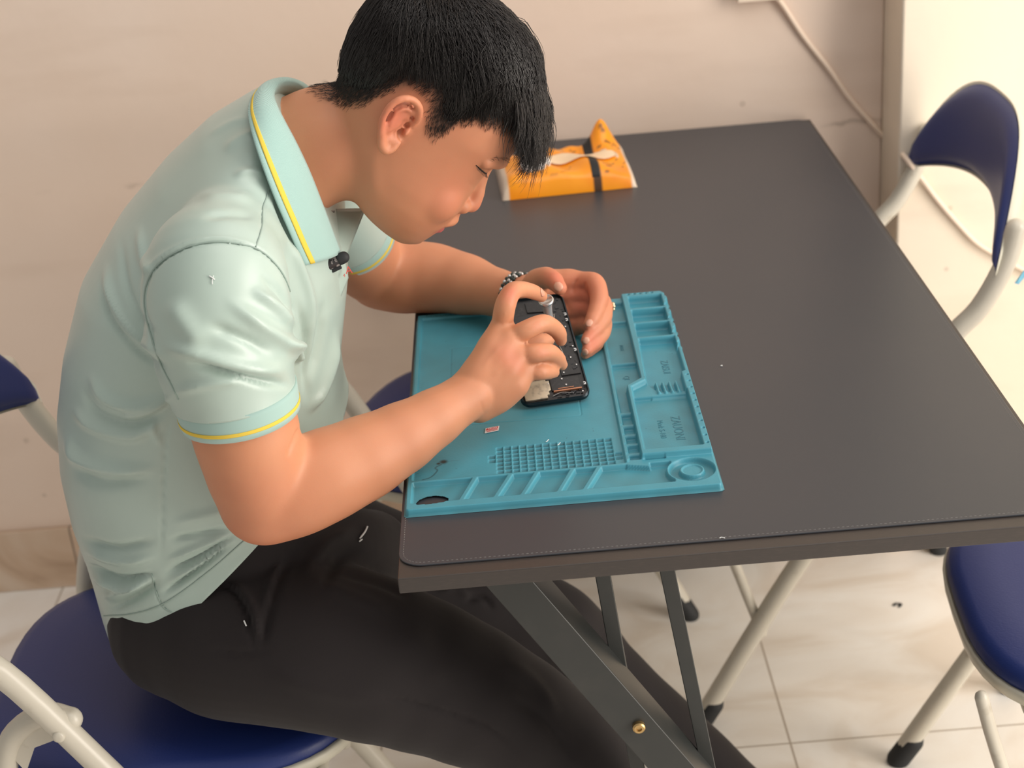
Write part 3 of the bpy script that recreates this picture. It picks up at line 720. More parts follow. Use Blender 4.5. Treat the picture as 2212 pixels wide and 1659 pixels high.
NECK = PX((825, 320, HY, 112), (770, 312, HY, 122), (710, 310, HY, 127), (650, 336, HY, 127), (592, 382, HY-.005, 124), (550, 440, HY-.01, 120))
def head_base():
    b = MB(); b.rings(head_rings())
    for s in (-1, 1):
        b.ball(HL(.038, -.042, s*.036), [.030, .026, .0335], 14)
        b.tube([HL(*q) for q in ((.045, -.098, s*.016), (.018, -.084, s*.036), (-.012, -.062, s*.050), (-.03, -.04, s*.055))], [.015, .017, .016, .014], 18)
    b.tube(NECK[0], NECK[1], 28)
    return remesh(b, .0026, 22, 'base')
def build_body():
    B = MB()
    B.mesh_in(head_base())
    T = lambda pts, r, **k: B.tube([HL(*p) for p in pts], r, 18, **k)
    # nose
    T([(.070, .008), (.0715, -.004), (.0755, -.016), (.0805, -.027), (.0825, -.036)], [.0065, .0068, .0075, .0085, .0098], sub=6)
    B.ball(HL(.0822, -.0375), .0102, 12)
    for s in (-1, 1): B.ball(HL(.0755, -.0425, s*.0115), [.0085]*3, 10); B.ball(HL(.0795, -.0405, s*.006), .0075, 10)
    T([(.0705, -.048), (.0745, -.056)], [.009, .0085], sub=2)
    # mouth
    B.tube([HL(.0615, -.0690, .025), HL(.0715, -.0655, .014), HL(.0768, -.0625, .004), HL(.0768, -.0625, -.004), HL(.0715, -.0655, -.014), HL(.0615, -.0690, -.025)], [.005, .0068, .0076, .0076, .0068, .005], 14)
    B.tube([HL(.0600, -.0735, .023), HL(.0690, -.0765, .012), HL(.0722, -.0775, 0), HL(.0690, -.0765, -.012), HL(.0600, -.0735, -.023)], [.004, .0062, .0070, .0062, .004], 14)
    B.ball(HL(.0585, -.0985), [.0125, .017, .0115], 12); 
    # brow ridge, cheeks, jaw fullness
    for s in (-1, 1):
        T([(.0725, .022, s*.010), (.0700, .022, s*.030), (.0560, .017, s*.050)], [.0085, .0085, .007])
        B.ball(HL(.0535, .0090, s*.0320), .0142, 12)                                  # closed, lowered lid over the eyeball
        # ear
        E = lambda pts, r, **k: B.tube([HL(*p[:2], s*p[2]) for p in pts], r, 10, **k)
        E([(-.0265, .008, .0765), (-.0270, .019, .082), (-.0335, .0275, .086), (-.0430, .0300, .090), (-.0520, .0255, .0945), (-.0560, .0150, .096), (-.0550, .003, .0945), (-.0500, -.008, .091), (-.0435, -.0170, .0865), (-.0370, -.0245, .083), (-.0310, -.0265, .0805), (-.0270, -.0215, .0785), (-.0260, -.014, .077)],
          [.0030, .0036, .0038, .0038, .0038, .0036, .0034, .0034, .0042, .0050, .0050, .0042, .003])
        E([(-.0330, .018, .082), (-.0420, .020, .0865), (-.0480, .012, .0885), (-.0460, .001, .087), (-.0415, -.008, .0845)], [.0026, .0032, .0036, .0034, .003])
        B.ball(HL(-.044, .004, s*.080), [.0125, .0065, .022], 12, A=np.stack([HF, [0, 1, 0], HU], 1))
        B.ball(HL(-.0370, -.016, s*.0775), [.009, .006, .010], 10, A=np.stack([HF, [0, 1, 0], HU], 1))
        B.ball(HL(-.0265, -.0015, s*.0775), [.0032, .0040, .0050], 8, A=np.stack([HF, [0, 1, 0], HU], 1))
    # neck
    # trunk, kept inside the shirt
    B.rings([torso_ring(*q, shrink=.016) for q in TORSO])
    # near (right) arm, then the far one: smoothed as a whole so that the elbows are one surface
    AR = MB()
    P, R = PX((455, 560, .15, 118), (478, 700, .112, 114), (511, 850, .105, 115), (530, 928, .105, 117), (553, 1010, .108, 111), (572, 1070, .112, 104)); AR.tube(P, R, 40, sub=8, up=(0, 1, 0))
    P, R = PX((572, 1078, .112, 102), (640, 1056, .118, 104), (700, 1028, .128, 103), (780, 992, .146, 94), (860, 950, .165, 80), (930, 908, .184, 66), (985, 872, .203, 55), (1020, 850, .214, 54)); AR.tube(P, R, 40, sub=8)
    B.mesh_in(remesh(AR, .0028, 26, 'arm'))
    # right hand: the palm is smoothed first, then five fingers grow out of it
    def F(*pts, to=None, **k): P, R = PX(*pts); (to or B).tube(P, R, 16, sub=8, **k)
    H_ = MB()
    F((1005, 858, .214, 52), (1035, 815, .222, 46), (1062, 760, .236, 38), (1084, 706, .254, 28), to=H_)
    F((1015, 862, .214, 46), (1050, 820, .222, 44), (1078, 775, .230, 38), (1101, 733, .241, 30), to=H_)
    F((1025, 868, .216, 42), (1065, 830, .222, 42), (1095, 798, .226, 38), (1120, 768, .233, 29), to=H_)
    F((1035, 878, .220, 38), (1075, 852, .225, 42), (1110, 826, .228, 38), (1136, 800, .233, 25), to=H_)
    F((1086, 706, .256, 27), (1102, 736, .245, 30), (1120, 770, .238, 29), (1134, 800, .236, 25), to=H_)
    F((1070, 850, .250, 34), (1110, 800, .255, 36), (1120, 760, .26, 30), to=H_)
    F((1000, 862, .210, 53), (960, 888, .20, 58), to=H_)
    B.mesh_in(remesh(H_, .0021, 20, 'palm'))
    F((1084, 708, .257, 24), (1091, 662, .252, 23.5), (1105, 632, .262, 21), (1124, 625, .276, 18.5), (1150, 630, .290, 17), (1170, 640, .301, 13.5))
    F((1096, 734, .245, 22), (1135, 714, .241, 22), (1170, 699, .250, 20.5), (1190, 704, .262, 19), (1206, 718, .272, 17.5), (1212, 735, .281, 13.5))
    F((1112, 770, .239, 22), (1152, 763, .231, 21.5), (1184, 761, .240, 20), (1203, 773, .252, 17.5), (1214, 788, .262, 13))
    F((1128, 802, .238, 22), (1162, 803, .233, 19.5), (1183, 803, .240, 17.5), (1196, 804, .248, 13.5))
    F((1090, 800, .262, 34), (1130, 765, .285, 26), (1160, 742, .300, 21), (1184, 733, .309, 15.5))     # thumb behind the shaft
    # far (left) arm
    AL = MB()
    P, R = PX((640, 380, .46, 95), (700, 440, .50, 92), (760, 520, .545, 84), (800, 575, .585, 80)); AL.tube(P, R, 40, sub=8)
    def Z(x, y, z, r): p = AT(x, y, Z=z); return p, r*dep(p)/F_PX
    pr = [Z(822, 592, .794, 78), Z(870, 598, .793, 80), (AT(930, 600, Z=.792), 77*dep(AT(930, 600, Z=.792))/F_PX), Z(1000, 613, .790, 68), Z(1065, 630, .790, 54), Z(1110, 640, .794, 48), Z(1135, 643, .797, 46)]
    AL.tube([p for p, r in pr], [r for p, r in pr], 40, sub=8); B.mesh_in(remesh(AL, .0028, 26, 'arm'))
    F((1130, 640, .478, 44), (1180, 622, .478, 40), (1225, 612, .476, 32), (1264, 610, .468, 24))
    F((1135, 650, .478, 40), (1190, 645, .474, 38), (1230, 640, .470, 32), (1268, 636, .462, 24))
    F((1140, 662, .476, 34), (1195, 668, .470, 36), (1235, 668, .464, 32), (1270, 668, .455, 24))
    F((1145, 668, .474, 28), (1200, 688, .466, 32), (1240, 698, .458, 28), (1268, 700, .449, 20))
    F((1262, 610, .468, 24), (1284, 612, .456, 22.5), (1294, 640, .438, 21), (1289, 668, .424, 19), (1280, 690, .412, 17), (1272, 702, .405, 13))
    F((1268, 638, .462, 24), (1298, 650, .448, 21), (1304, 682, .428, 19.5), (1290, 708, .412, 17.5), (1272, 728, .398, 14.5), (1266, 736, .392, 12))
    F((1270, 668, .455, 23), (1300, 690, .438, 20), (1302, 715, .420, 18.5), (1288, 738, .403, 16), (1268, 757, .386, 12.5))
    F((1262, 700, .449, 20), (1286, 718, .432, 17), (1290, 740, .414, 15.5), (1276, 756, .398, 13), (1264, 766, .388, 10.5))
    F((1150, 640, .472, 34), (1158, 612, .455, 29), (1178, 600, .442, 24), (1195, 606, .430, 21.5), (1209, 622, .418, 16.5))
    # legs inside the trousers
    def leg(pts): P, R = PX(*pts); B.tube(P, [r-.012 for r in R], 20)
    leg(LEG_R); leg(LEG_L)
    for L_ in (LEG_R, LEG_L):
        q = AT(L_[-1][0], L_[-1][1], Y=L_[-1][2]); B.tube([q+[-.03, 0, -.0], [q[0]-.04, q[1], .05], [q[0]+.06, q[1], .035], [q[0]+.15, q[1], .022]], [.04, .036, .034, .02], 16, up=(0, 1, 0))
    me = remesh(B, .0019, 3, 'person')
    return me

# trunk sections: (back x,z) (front x,z) half width, exponent, in the vertical plane Y = .32
TY = .315
TORSO = [((-.352, .570), (-.06, .690), .166, 2.3), ((-.362, .620), (-.060, .725), .168, 2.4), ((-.369, .680), (-.062, .755), .168, 2.4), ((-.369, .740), (-.066, .783), .166, 2.4), ((-.360, .800), (-.066, .812), .165, 2.4),
         ((-.341, .862), (-.058, .855), .165, 2.4), ((-.309, .935), (-.047, .898), .166, 2.4), ((-.265, .992), (-.045, .930), .160, 2.3), ((-.213, 1.042), (-.048, .956), .146, 2.2), ((-.163, 1.080), (-.056, .982), .120, 2.1), ((-.118, 1.103), (-.068, 1.003), .090, 2), ((-.096, 1.112), (-.070, 1.018), .070, 2)]

def torso_ring(bk, fr, wy, e, shrink=0., n=64):
    bk = np.array([bk[0], TY, bk[1]]); fr = np.array([fr[0], TY, fr[1]]); c = (bk+fr)/2; a = (fr-bk)/2; la = np.linalg.norm(a); a = a/la*(la-shrink); wy = wy-shrink; r = []
    for t in np.linspace(0, 2*math.pi, n, endpoint=False):
        ct, st = math.cos(t), math.sin(t); r.append(c+a*abs(ct)**(2/e)*np.sign(ct)+np.array([0, wy, 0])*abs(st)**(2/e)*np.sign(st))
    return r
LEG_R = [(400, 1345, .215, 165), (500, 1368, .19, 185), (600, 1380, .175, 186), (700, 1395, .165, 186), (800, 1422, .16, 180), (900, 1455, .163, 168), (1000, 1495, .166, 155), (1100, 1545, .168, 140), (1190, 1600, .17, 127), (1260, 1655, .17, 118), (1310, 1740, .17, 108), (1350, 1860, .17, 96), (1400, 2050, .17, 82), (1440, 2260, .17, 68)]
LEG_L = [(520, 1160, .43, 150), (700, 1200, .44, 150), (850, 1245, .45, 138), (1000, 1290, .45, 122), (1110, 1325, .45, 112), (1190, 1355, .45, 102), (1250, 1400, .45, 92), (1310, 1462, .44, 84), (1400, 1540, .43, 76), (1500, 1622, .42, 68), (1590, 1700, .41, 60), (1650, 1755, .41, 56)]

def g(P, c, r): return np.exp(-((P-c)**2).sum(1)/(r*r))
def facing(P, N): V = P-CAM; V /= np.linalg.norm(V, axis=1)[:, None]; return (N*V).sum(1) < .15
def strokes(me, L, ymax=9.):
    """folds: (polyline traced on the photo, half width px, height m)"""
    P = get_co(me); N = get_no(me); q = to_px(P); ok = facing(P, N) & (P[:, 1] < ymax); D = np.zeros(len(P))
    for line, wd, h in L:
        line = spl(line); lo = line.min(0)-4*wd; hi = line.max(0)+4*wd
        k = np.where(ok & (q > lo).all(1) & (q < hi).all(1))[0]
        if not len(k): continue
        d, t = poly_dist(q[k], line); tp = np.clip(np.minimum(t, 1-t)*3.2, 0, 1); D[k] += h*np.exp(-(d/wd)**2)*tp*tp*(3-2*tp)
    set_co(me, P+N*D[:, None])
def ribbon_attr(me, lines, wd, ymax=9.):
    P = get_co(me); N = get_no(me); q = to_px(P); ok = facing(P, N) & (P[:, 1] < ymax); A = np.zeros(len(P))
    for line in lines:
        d, t = poly_dist(q, spl(line)); A = np.maximum(A, np.clip(1.5-d/wd, 0, 1)*ok)
    return A

def face_detail(me):
    P = get_co(me); N = get_no(me); D = np.zeros(len(P)); V = np.zeros_like(P)
    for s in (-1, 1):
        # upper lid crease and lid edge
        for pts, wd, h in (([(.0700, .0145, .018), (.0660, .0190, .028), (.0570, .0200, .040), (.0440, .0180, .048)], .0017, -.0016),
                           ([(.0715, .001, .018), (.0685, .0045, .027), (.0610, .007, .036), (.0510, .010, .044), (.043, .0125, .048)], .0014, -.0022),
                           ([(.0660, -.0145, .020), (.0640, -.0150, .032), (.0560, -.0110, .044)], .0030, -.0010),
                           # wing of the nose, smile line, mouth corner
                           ([(.0735, -.0330, .0165), (.0690, -.0400, .0205), (.0680, -.0470, .0190), (.0725, -.0500, .0140)], .0019, -.0020),
                           ([(.0660, -.0450, .0240), (.0600, -.0560, .0320), (.0560, -.0660, .0360)], .0060, -.0005),
                           # hollow of the ear
                           ([(-.0345, .006, .083), (-.0330, -.002, .082), (-.0345, -.009, .082)], .0038, -.0034),
                           ([(-.0380, .0225, .086), (-.0460, .0215, .090), (-.0505, .013, .092), (-.0495, .002, .090)], .0017, -.0022)):
            d, t = poly_dist(P, [HL(a, b_, s*c) for a, b_, c in pts]); D += h*np.exp(-(d/wd)**2)
        D += -.0045*g(P, HL(.0745, -.0475, s*.0065), .0026)                           # nostril
        D += -.0030*g(P, HL(.070, .001, s*.014), .0070)                               # inner eye hollow
    d, t = poly_dist(P, [HL(.0630, -.0718, .0265), HL(.0745, -.0710, .012), HL(.0795, -.0705, 0), HL(.0745, -.0710, -.012), HL(.0630, -.0718, -.0265)])
    D += -.0026*np.exp(-(d/.0016)**2)
    D += -.0022*g(P, HL(.072, -.087, 0), .0075)
    D += -.0010*g(P, HL(.0815, -.0545, 0), .003)
    # elbow crease of the near arm, knuckle dips, wrist creases
    set_co(me, P+N*D[:, None])
    strokes(me, [([(652, 915), (640, 940), (628, 968), (620, 992)], 4, -.0022),
                 ([(1038, 862), (1041, 880), (1050, 898)], 3, -.0004), ([(1040, 800), (1062, 770), (1085, 742)], 7, .0006), ([(1060, 815), (1085, 795), (1108, 776)], 7, .0006),
                 ([(1170, 692), (1176, 704)], 3, -.0004)], ymax=.34)
    strokes(me, [([(1250, 600), (1240, 615), (1237, 640)], 4, -.0016), ([(1265, 608), (1258, 630)], 3, -.0010), ([(1210, 640), (1235, 680)], 6, -.0015)])
    P = get_co(me)
    def line(pts, wd): d, t = poly_dist(P, [HL(*p) for p in pts]); return np.clip(1.6-d/wd, 0, 1)
    lip = np.maximum(line([(.064, -.0695, .023), (.0740, -.0680, .012), (.0805, -.0680, .003), (.0805, -.0680, -.003), (.0740, -.0680, -.012), (.064, -.0695, -.023)], .0040),
                     line([(.0600, -.0730, .0255), (.0720, -.0770, .011), (.0770, -.0775, 0), (.0720, -.0770, -.011), (.0615, -.0735, -.022)], .0070))
    set_attr(me, 'lip', lip)
    bl = sum(.8*g(P, HL(-.045, .005, s*.09), .022)+.35*g(P, HL(.05, -.035, s*.05), .022) for s in (-1, 1))+.6*g(P, HL(.09, -.038, 0), .012)
    for q in ((560, 1130, .13, .045), (1080, 735, .21, .014), (1105, 632, .25, .010), (1172, 698, .23, .009), (1112, 770, .21, .012), (1186, 760, .22, .009), (1140, 800, .21, .009), (1205, 600, .42, .02), (1260, 650, .45, .035), (1275, 740, .39, .02)):
        bl = bl+.75*g(P, AT(q[0], q[1], Y=q[2]), q[3])
    set_attr(me, 'blush', bl)
    # cropped hair on the scalp: fade above nape, ears and temples
    a, b_, s = to_head(P); s = np.abs(s)
    line_b = hairline(a); k = np.clip((b_-line_b+.005)/.021, 0, 1); n1 = .5+.5*np.sin(P[:, 0]*900)*np.sin(P[:, 1]*1100)*np.sin(P[:, 2]*1000)
    near_head = ((P-HO)**2).sum(1) < .17**2
    ear = np.zeros(len(P), bool); 
    earz = (s > .0785) & (a > -.062) & (a < -.022) & (b_ < .036)
    st = k*(.72+.28*n1)*near_head*(~earz)*(a < .086)
    set_attr(me, 'stubble', np.clip(st, 0, .93))
HLA = [-.14, -.115, -.100, -.083, -.071, -.066, -.060, -.045, -.030, -.020, -.010, .000, .004, .007, .020, .035, .053, .070, .09]
HLB = [-.045, -.044, -.038, -.029, -.013, .005, .018, .034, .034, .022, .008, .008, .020, .034, .046, .050, .053, .062, .070]
def hairline(a):
    """height of the hair edge on the side of the head for a given front-back position"""
    return np.interp(a, HLA, HLB)

body_me = build_body(); face_detail(body_me)
person = link('person', body_me, M['skin'])
tag(person, 'person in a mint polo shirt and black trousers, seated and bent over the phone', 'person')

# eyelashes, eyebrows
BV = BVHTree.FromPolygons([tuple(c) for c in get_co(body_me)], [tuple(p.vertices) for p in body_me.polygons])
def surf(p, lift=0.):
    loc, no, i, d = BV.find_nearest(Vector(p)); return np.array(loc)+np.array(no)*lift, np.array(no)
for s in (1, -1):
    b = MB(); pts = [surf(HL(a, b_, s*c), .0003)[0] for a, b_, c in ((.0715, .000, .018), (.0690, .0035, .026), (.0625, .006, .035), (.0530, .009, .043), (.043, .0125, .048))]
    b.tube(pts, [.0004, .0006, .0008, .0008, .0004], 8)
    L = spl(pts, 8)
    for p in L[3::2]:
        b.tube([p, p+HF*.0018-HU*.0022, p+HF*.0040-HU*.0028-np.array([0, s*.001, 0])], [.00022, .00016, .00006], 5, sub=2, round_=False)
    b.obj('eyelashes', M['eye_dark'], person, sm=True)
    b = MB()
    for k in range(46):
        t = RNG.uniform(0, 1); c = .012+.040*t; q, no = surf(HL(.080-.020*t, .0205+.006*math.sin(2.4*t)+RNG.uniform(-.0045, .0040)*(1-.4*t), s*c), .0002)
        dr = nrm(np.array([0, -s*1.0, 0])-HF*.5+HU*RNG.uniform(-.1, .5)); dr = nrm(dr-no*(dr@no))
        b.tube([q, q+dr*.003+no*.0006, q+dr*.006+no*.0003], [.00013, .00012, .00005], 4, sub=1, round_=False)
    b.obj('eyebrow', M['hair'], person)

# finger nails
def nail(px, py, Y, dirpx, w_, l_):
    p = AT(px, py, Y=Y); v = nrm(CAM-p)
    hit = BV.ray_cast(Vector(p+v*.05), Vector(-v))
    if hit[0] is None: return
    q = np.array(hit[0]); n0 = np.array(hit[1]); e = nrm(dirpx[0]*RT-dirpx[1]*UP); e = nrm(e-n0*(e@n0)); f = np.cross(n0, e); rows = []
    for i in np.linspace(-1, 1, 9):
        row = []
        for j in np.linspace(-1, 1, 9):
            r = math.sqrt(max(0, 1-abs(i)**3)); c = q+e*i*l_+f*j*w_*r
            sp, sn = surf(c, .0004*(1-abs(j)**4)); row.append(sp)
        rows.append(row)
    b = MB(); b.rings(rows, closed=False, cap=False); o = b.obj('fingernail', M['nail'], person, sm=True)
    so = o.modifiers.new('s', 'SOLIDIFY'); so.thickness = .0005; so.offset = 1
nail(1172, 631, .295, (.9, .4), .0042, .0048); nail(1206, 619, .415, (.5, .9), .0056, .0058)
nail(1273, 698, .40, (-.55, .8), .0040, .0045); nail(1266, 735, .388, (-.6, .7), .0038, .0042); nail(1264, 761, .38, (-.7, .65), .0036, .004)

# ------------------------------------------------------------------ hair
def in_hair(a, b_, s):
    return b_ > hairline(a)+.004
def build_hair():
    me = head_base(); me.name = 'hair'
    P = get_co(me); a, b_, s = to_head(P)
    hl = hairline(a)+.025
    # thicker towards the crown and front
    N = get_no(me); up = np.clip((b_-.02)/.07, 0, 1); lump = .5+.5*np.sin(a*95+3*np.sin(s*60))*np.sin(s*85+2*np.sin(a*70))
    thick = .0008+.0075*np.clip((b_-hl)/.045, 0, 1)+up*(.0035+.0018*lump)-.004*np.clip((a-.02)/.05, 0, 1)*up
    P2 = P+N*thick[:, None]; set_co(me, P2)
    bm = bmesh.new(); bm.from_mesh(me); bm.verts.ensure_lookup_table()
    a, b_, s = to_head(P)
    kill = [v for v in bm.verts if b_[v.index] < hl[v.index]-.002 or ((P[v.index]-HO)**2).sum() > .19**2 or (a[v.index] > .060 and b_[v.index] < .070)]
    bmesh.ops.delete(bm, geom=kill, context='VERTS'); bm.to_mesh(me); bm.free(); smooth(me)
    hair = link('hair', me, M['hair_cap'], person)
    src = BVHTree.FromPolygons([tuple(c) for c in get_co(me)], [tuple(p.vertices) for p in me.polygons])
    # strands, rooted on the cap and, clipped very short, in the fade below it
    co = get_co(me); no = get_no(me); faces = [tuple(p.vertices) for p in me.polygons]; cen = np.array([co[list(f)].mean(0) for f in faces])
    fn = np.array([no[list(f)].mean(0) for f in faces]); ar = np.array([p.area for p in me.polygons])
    ha, hb, hs = to_head(cen)
    crown = HL(-.062, .105, 0); V = []; Fc = []
    def strand(p, n, L_, flow, r0, lift, curl, grav, seg=7):
        st = L_/seg; pts = [p.copy()]; d = flow.copy(); w0 = RNG.normal(size=3)*.25; ph = RNG.uniform(0, 6)
        for k in range(seg):
            loc, nn, i, dd = src.find_nearest(Vector(pts[-1]))
            nn = np.array(nn); loc = np.array(loc); h = (pts[-1]-loc)@nn
            d = d+grav*np.array([0, 0, -1])*(k/seg)+w0*curl*math.sin(ph+k*1.1)
            free = (dd > .012) if dd is not None else False
            if not free: d = d-nn*(d@nn)*.9+nn*lift*(1 if k < 2 else -.35)
            d = nrm(d); q = pts[-1]+d*st
            loc, nn, i, dd = src.find_nearest(Vector(q)); nn = np.array(nn); loc = np.array(loc)
            h = (q-loc)@nn
            if h < .0006 and dd < .02: q = q+nn*(.0006-h)
            pts.append(q)
        pts = np.array(pts); T = np.gradient(pts, axis=0); T /= np.linalg.norm(T, axis=1)[:, None]+1e-9
        ref = n-T[0]*(n@T[0]); ref = nrm(ref+1e-9); base = len(V); m = len(pts)
        for k in range(m):
            r = r0*(1-.85*(k/(m-1))**2); rf = ref-T[k]*(ref@T[k]); rf = rf/(np.linalg.norm(rf)+1e-9); bb = np.cross(T[k], rf)
            for t in range(3): an = t*2.094; V.append(pts[k]+r*(math.cos(an)*rf+math.sin(an)*bb))
        for k in range(m-1):
            for t in range(3): i0 = base+k*3+t; i1 = base+k*3+(t+1) % 3; Fc.append((i0, i1, i1+3, i0+3))
    prob = ar/ar.sum(); idx = RNG.choice(len(cen), 15000, p=prob)
    for i in idx:
        p = cen[i]+RNG.normal(size=3)*.001; a, b_, s = ha[i], hb[i], hs[i]; n = fn[i]
        away = p-crown; away = away-n*(away@n); away = away/(np.linalg.norm(away)+1e-6)
        clump = math.sin(a*240+2*math.sin(s*190))*math.sin(s*210+2*math.sin(a*150))
        topness = min(max((b_-.045)/.05, 0), 1)
        side = nrm(-HU*1.0-HF*.15); side = side-n*(side@n); side /= np.linalg.norm(side)+1e-6
        fwd = nrm(HF*1.0+np.array([0, -.25, 0])); fwd = fwd-n*(fwd@n)
        flow = away*(.5+.5*topness)+side*(1-topness)*.9+fwd*topness*.8
        flow = nrm(flow+RNG.normal(size=3)*(.10+.20*topness)+np.cross(n, flow)*clump*.28*topness)
        L_ = .004+.030*topness+(.018*min(max((b_-hairline(a)-.030)/.035, 0), 1))
        if a > .035 and b_ > .05: L_ = .046+RNG.uniform(-.010, .010)
        strand(p, n, L_*RNG.uniform(.75, 1.2), flow, .00042, .22*topness+.05, .25+.5*topness, .18 if a < .04 else .25)
    sc = head_base(); sco = get_co(sc); sno = get_no(sc); sa, sb_, ss = to_head(sco); ln = hairline(sa)
    okk = np.where((sb_ > ln-.002) & (sb_ < ln+.030) & (sa < .056) & (((sco-HO)**2).sum(1) < .165**2))[0]
    src_cap = src; src = BVHTree.FromPolygons([tuple(c) for c in sco], [tuple(q.vertices) for q in sc.polygons])
    for i in RNG.choice(okk, 14000):
        if RNG.uniform() > .25+(sb_[i]-ln[i])/.018: continue
        if -.058 < sa[i] < -.024 and sb_[i] < .037: continue
        n = sno[i]; fl = -HU*1.0+HF*(.35 if sa[i] > -.02 else -.30)+RNG.normal(size=3)*.16; fl = nrm(fl-n*(fl@n))
        strand(sco[i]+RNG.normal(size=3)*.0008, n, RNG.uniform(.0030, .0055), fl, .00016, .18, .05, .05, 3)
    src = src_cap
    # fringe hanging forward off the brow, in locks
    for lk in range(150):
        s0 = RNG.uniform(-.060, .066); a0 = RNG.uniform(.030, .066)-.15*abs(s0)**1.3; b0 = np.interp(a0, [.02, .045, .062, .075], [.104, .094, .080, .066])
        base = HL(a0, b0, s0); loc, nn, i, dd = src.find_nearest(Vector(base)); base = np.array(loc); nn = np.array(nn)
        flow0 = nrm(HF*.85-HU*.70+np.array([0, -.25*RNG.uniform(-.4, 1.3), 0])); Ll = RNG.uniform(.050, .078)*(1-3.5*abs(s0)**1.6)
        crl = RNG.normal(size=3)*.22; ph = RNG.uniform(0, 6); tc_ = RNG.uniform(0, 1)**1.5
        for q in range(26):
            off = RNG.normal(size=3)*.0030; off -= nn*(off@nn); p = base+off+nn*.002; pts = [p]; d = nrm(flow0+RNG.normal(size=3)*.07+nn*.05); seg = 9; st = Ll*RNG.uniform(.8, 1.08)/seg
            for k in range(seg):
                d = nrm(d+np.array([0, 0, -1])*(.10+.22*k/seg)-HF*.02*k+np.array([-1, 0, -.2])*tc_*max(0, k-4)*.16+crl*math.sin(ph+k*.7)*.35)
                qn = pts[-1]+d*st; loc, n2, i, dd = src.find_nearest(Vector(qn)); h = (qn-np.array(loc))@np.array(n2)
                if h < .001 and dd < .015: qn = qn+np.array(n2)*(.001-h)
                l2, n3, i, d2 = BV.find_nearest(Vector(qn)); h = (qn-np.array(l2))@np.array(n3)
                if h < .0015 and d2 < .02: qn = qn+np.array(n3)*(.0015-h)
                pts.append(qn)
            pts = np.array(pts); T = np.gradient(pts, axis=0); T /= np.linalg.norm(T, axis=1)[:, None]+1e-9; b0_ = len(V); m = len(pts)
            for k in range(m):
                r = .00040*(1-.85*(k/(m-1))**2); rf = nrm(np.cross(T[k], [0, 1, .1])); bb = np.cross(T[k], rf)
                for t in range(3): an = t*2.094; V.append(pts[k]+r*(math.cos(an)*rf+math.sin(an)*bb))
            for k in range(m-1):
                for t in range(3): i0 = b0_+k*3+t; i1 = b0_+k*3+(t+1) % 3; Fc.append((i0, i1, i1+3, i0+3))
    ms = bpy.data.meshes.new('strands'); ms.from_pydata(np.array(V).tolist(), [], Fc); smooth(ms)
    o = link('hair_strands', ms, M['hair'], hair); tag(o, kind='stuff')
build_hair()

# ------------------------------------------------------------------ polo shirt
def build_shirt():
    B = MB(); B.rings([torso_ring(*q) for q in ([((-.352, .500), (-.055, .640), .180, 2.4), ((-.358, .565), (-.056, .690), .180, 2.4)]+TORSO[1:])])
    # shoulders and sleeves
    P, R = PX((535, 445, .225, 84), (496, 520, .180, 122), (470, 590, .138, 156), (472, 690, .114, 161), (485, 770, .107, 150), (505, 850, .104, 136), (522, 925, .104, 130)); B.tube(P, R, 40, up=(0, 1, 0))
    P, R = PX((600, 330, .38, 80), (650, 385, .43, 98), (700, 435, .48, 100), (742, 485, .525, 95), (775, 530, .558, 88)); B.tube(P, R, 36)
    # upper back roundness between the shoulders
    # the cloth is stretched smoothly over back, shoulder blades and shoulders
    H_ = MB(); P, R = PX((508, 512, .190, 112), (650, 385, .43, 94)); H_.ball(P[0], R[0], 12); H_.ball(P[1], R[1], 12)
    pts = [q for r in TORSO[4:] for q in torso_ring(*r)]+[Vector(q) for q in H_.v]
    hb = bmesh.new(); vs = [hb.verts.new(tuple(map(float, q))) for q in pts]; ret = bmesh.ops.convex_hull(hb, input=vs)
    bmesh.ops.delete(hb, geom=[v for v in hb.verts if not v.link_faces], context='VERTS'); hm = bpy.data.meshes.new('hull'); bmesh.ops.recalc_face_normals(hb, faces=hb.faces); hb.to_mesh(hm); hb.free()
    hull = MB(); hull.mesh_in(hm); B.mesh_in(remesh(hull, .006, 20, 'hull'))
    me = remesh(B, .0029, 16, 'polo_shirt')
    strokes(me, [(l, w_*.9, h*(1.7 if abs(h) > .0016 and w_ > 4 else 1)) for l, w_, h in SHIRT_FOLDS])
    bm = bmesh.new(); bm.from_mesh(me)
    # open the hem, the sleeves and the neck
    def cut(c, n, rad=None, cond=None):
        c = Vector(c); n = Vector(nrm(n)); vs = {v for v in bm.verts if (rad is None or (v.co-c).length < rad) and (cond is None or cond(v.co))}
        geom = list(vs)+[e for e in bm.edges if e.verts[0] in vs and e.verts[1] in vs]+[f for f in bm.faces if all(v in vs for v in f.verts)]
        bmesh.ops.bisect_plane(bm, geom=geom, plane_co=c, plane_no=n, clear_outer=True)
    h0 = AT(262, 1392, Y=.22); h1 = AT(560, 1184, Y=.145); hd = nrm(h1-h0)
    hd = np.array([hd[0], 0, hd[2]]); cut(h0, np.cross(hd, [0, 1, 0])*-1 if np.cross(hd, [0, 1, 0])[2] > 0 else np.cross(hd, [0, 1, 0]))
    cA, nA = CUFF_R; cut(cA, nA, .10, lambda q: q.y < .1475 and ((q-Vector(cA))-Vector(nA)*((q-Vector(cA)).dot(Vector(nA)))).length < .064); cB, nB = CUFF_L; cut(cB, nB, .085, lambda q: q.x > -.10)
    cut((-.070, TY+.01, 1.085), (.72, 0, .62), .060)
    bm.to_mesh(me); bm.free(); smooth(me)
    o = link('polo_shirt', me, M['shirt'], person); so = o.modifiers.new('s', 'SOLIDIFY'); so.thickness = .0016; so.offset = -1
    return o
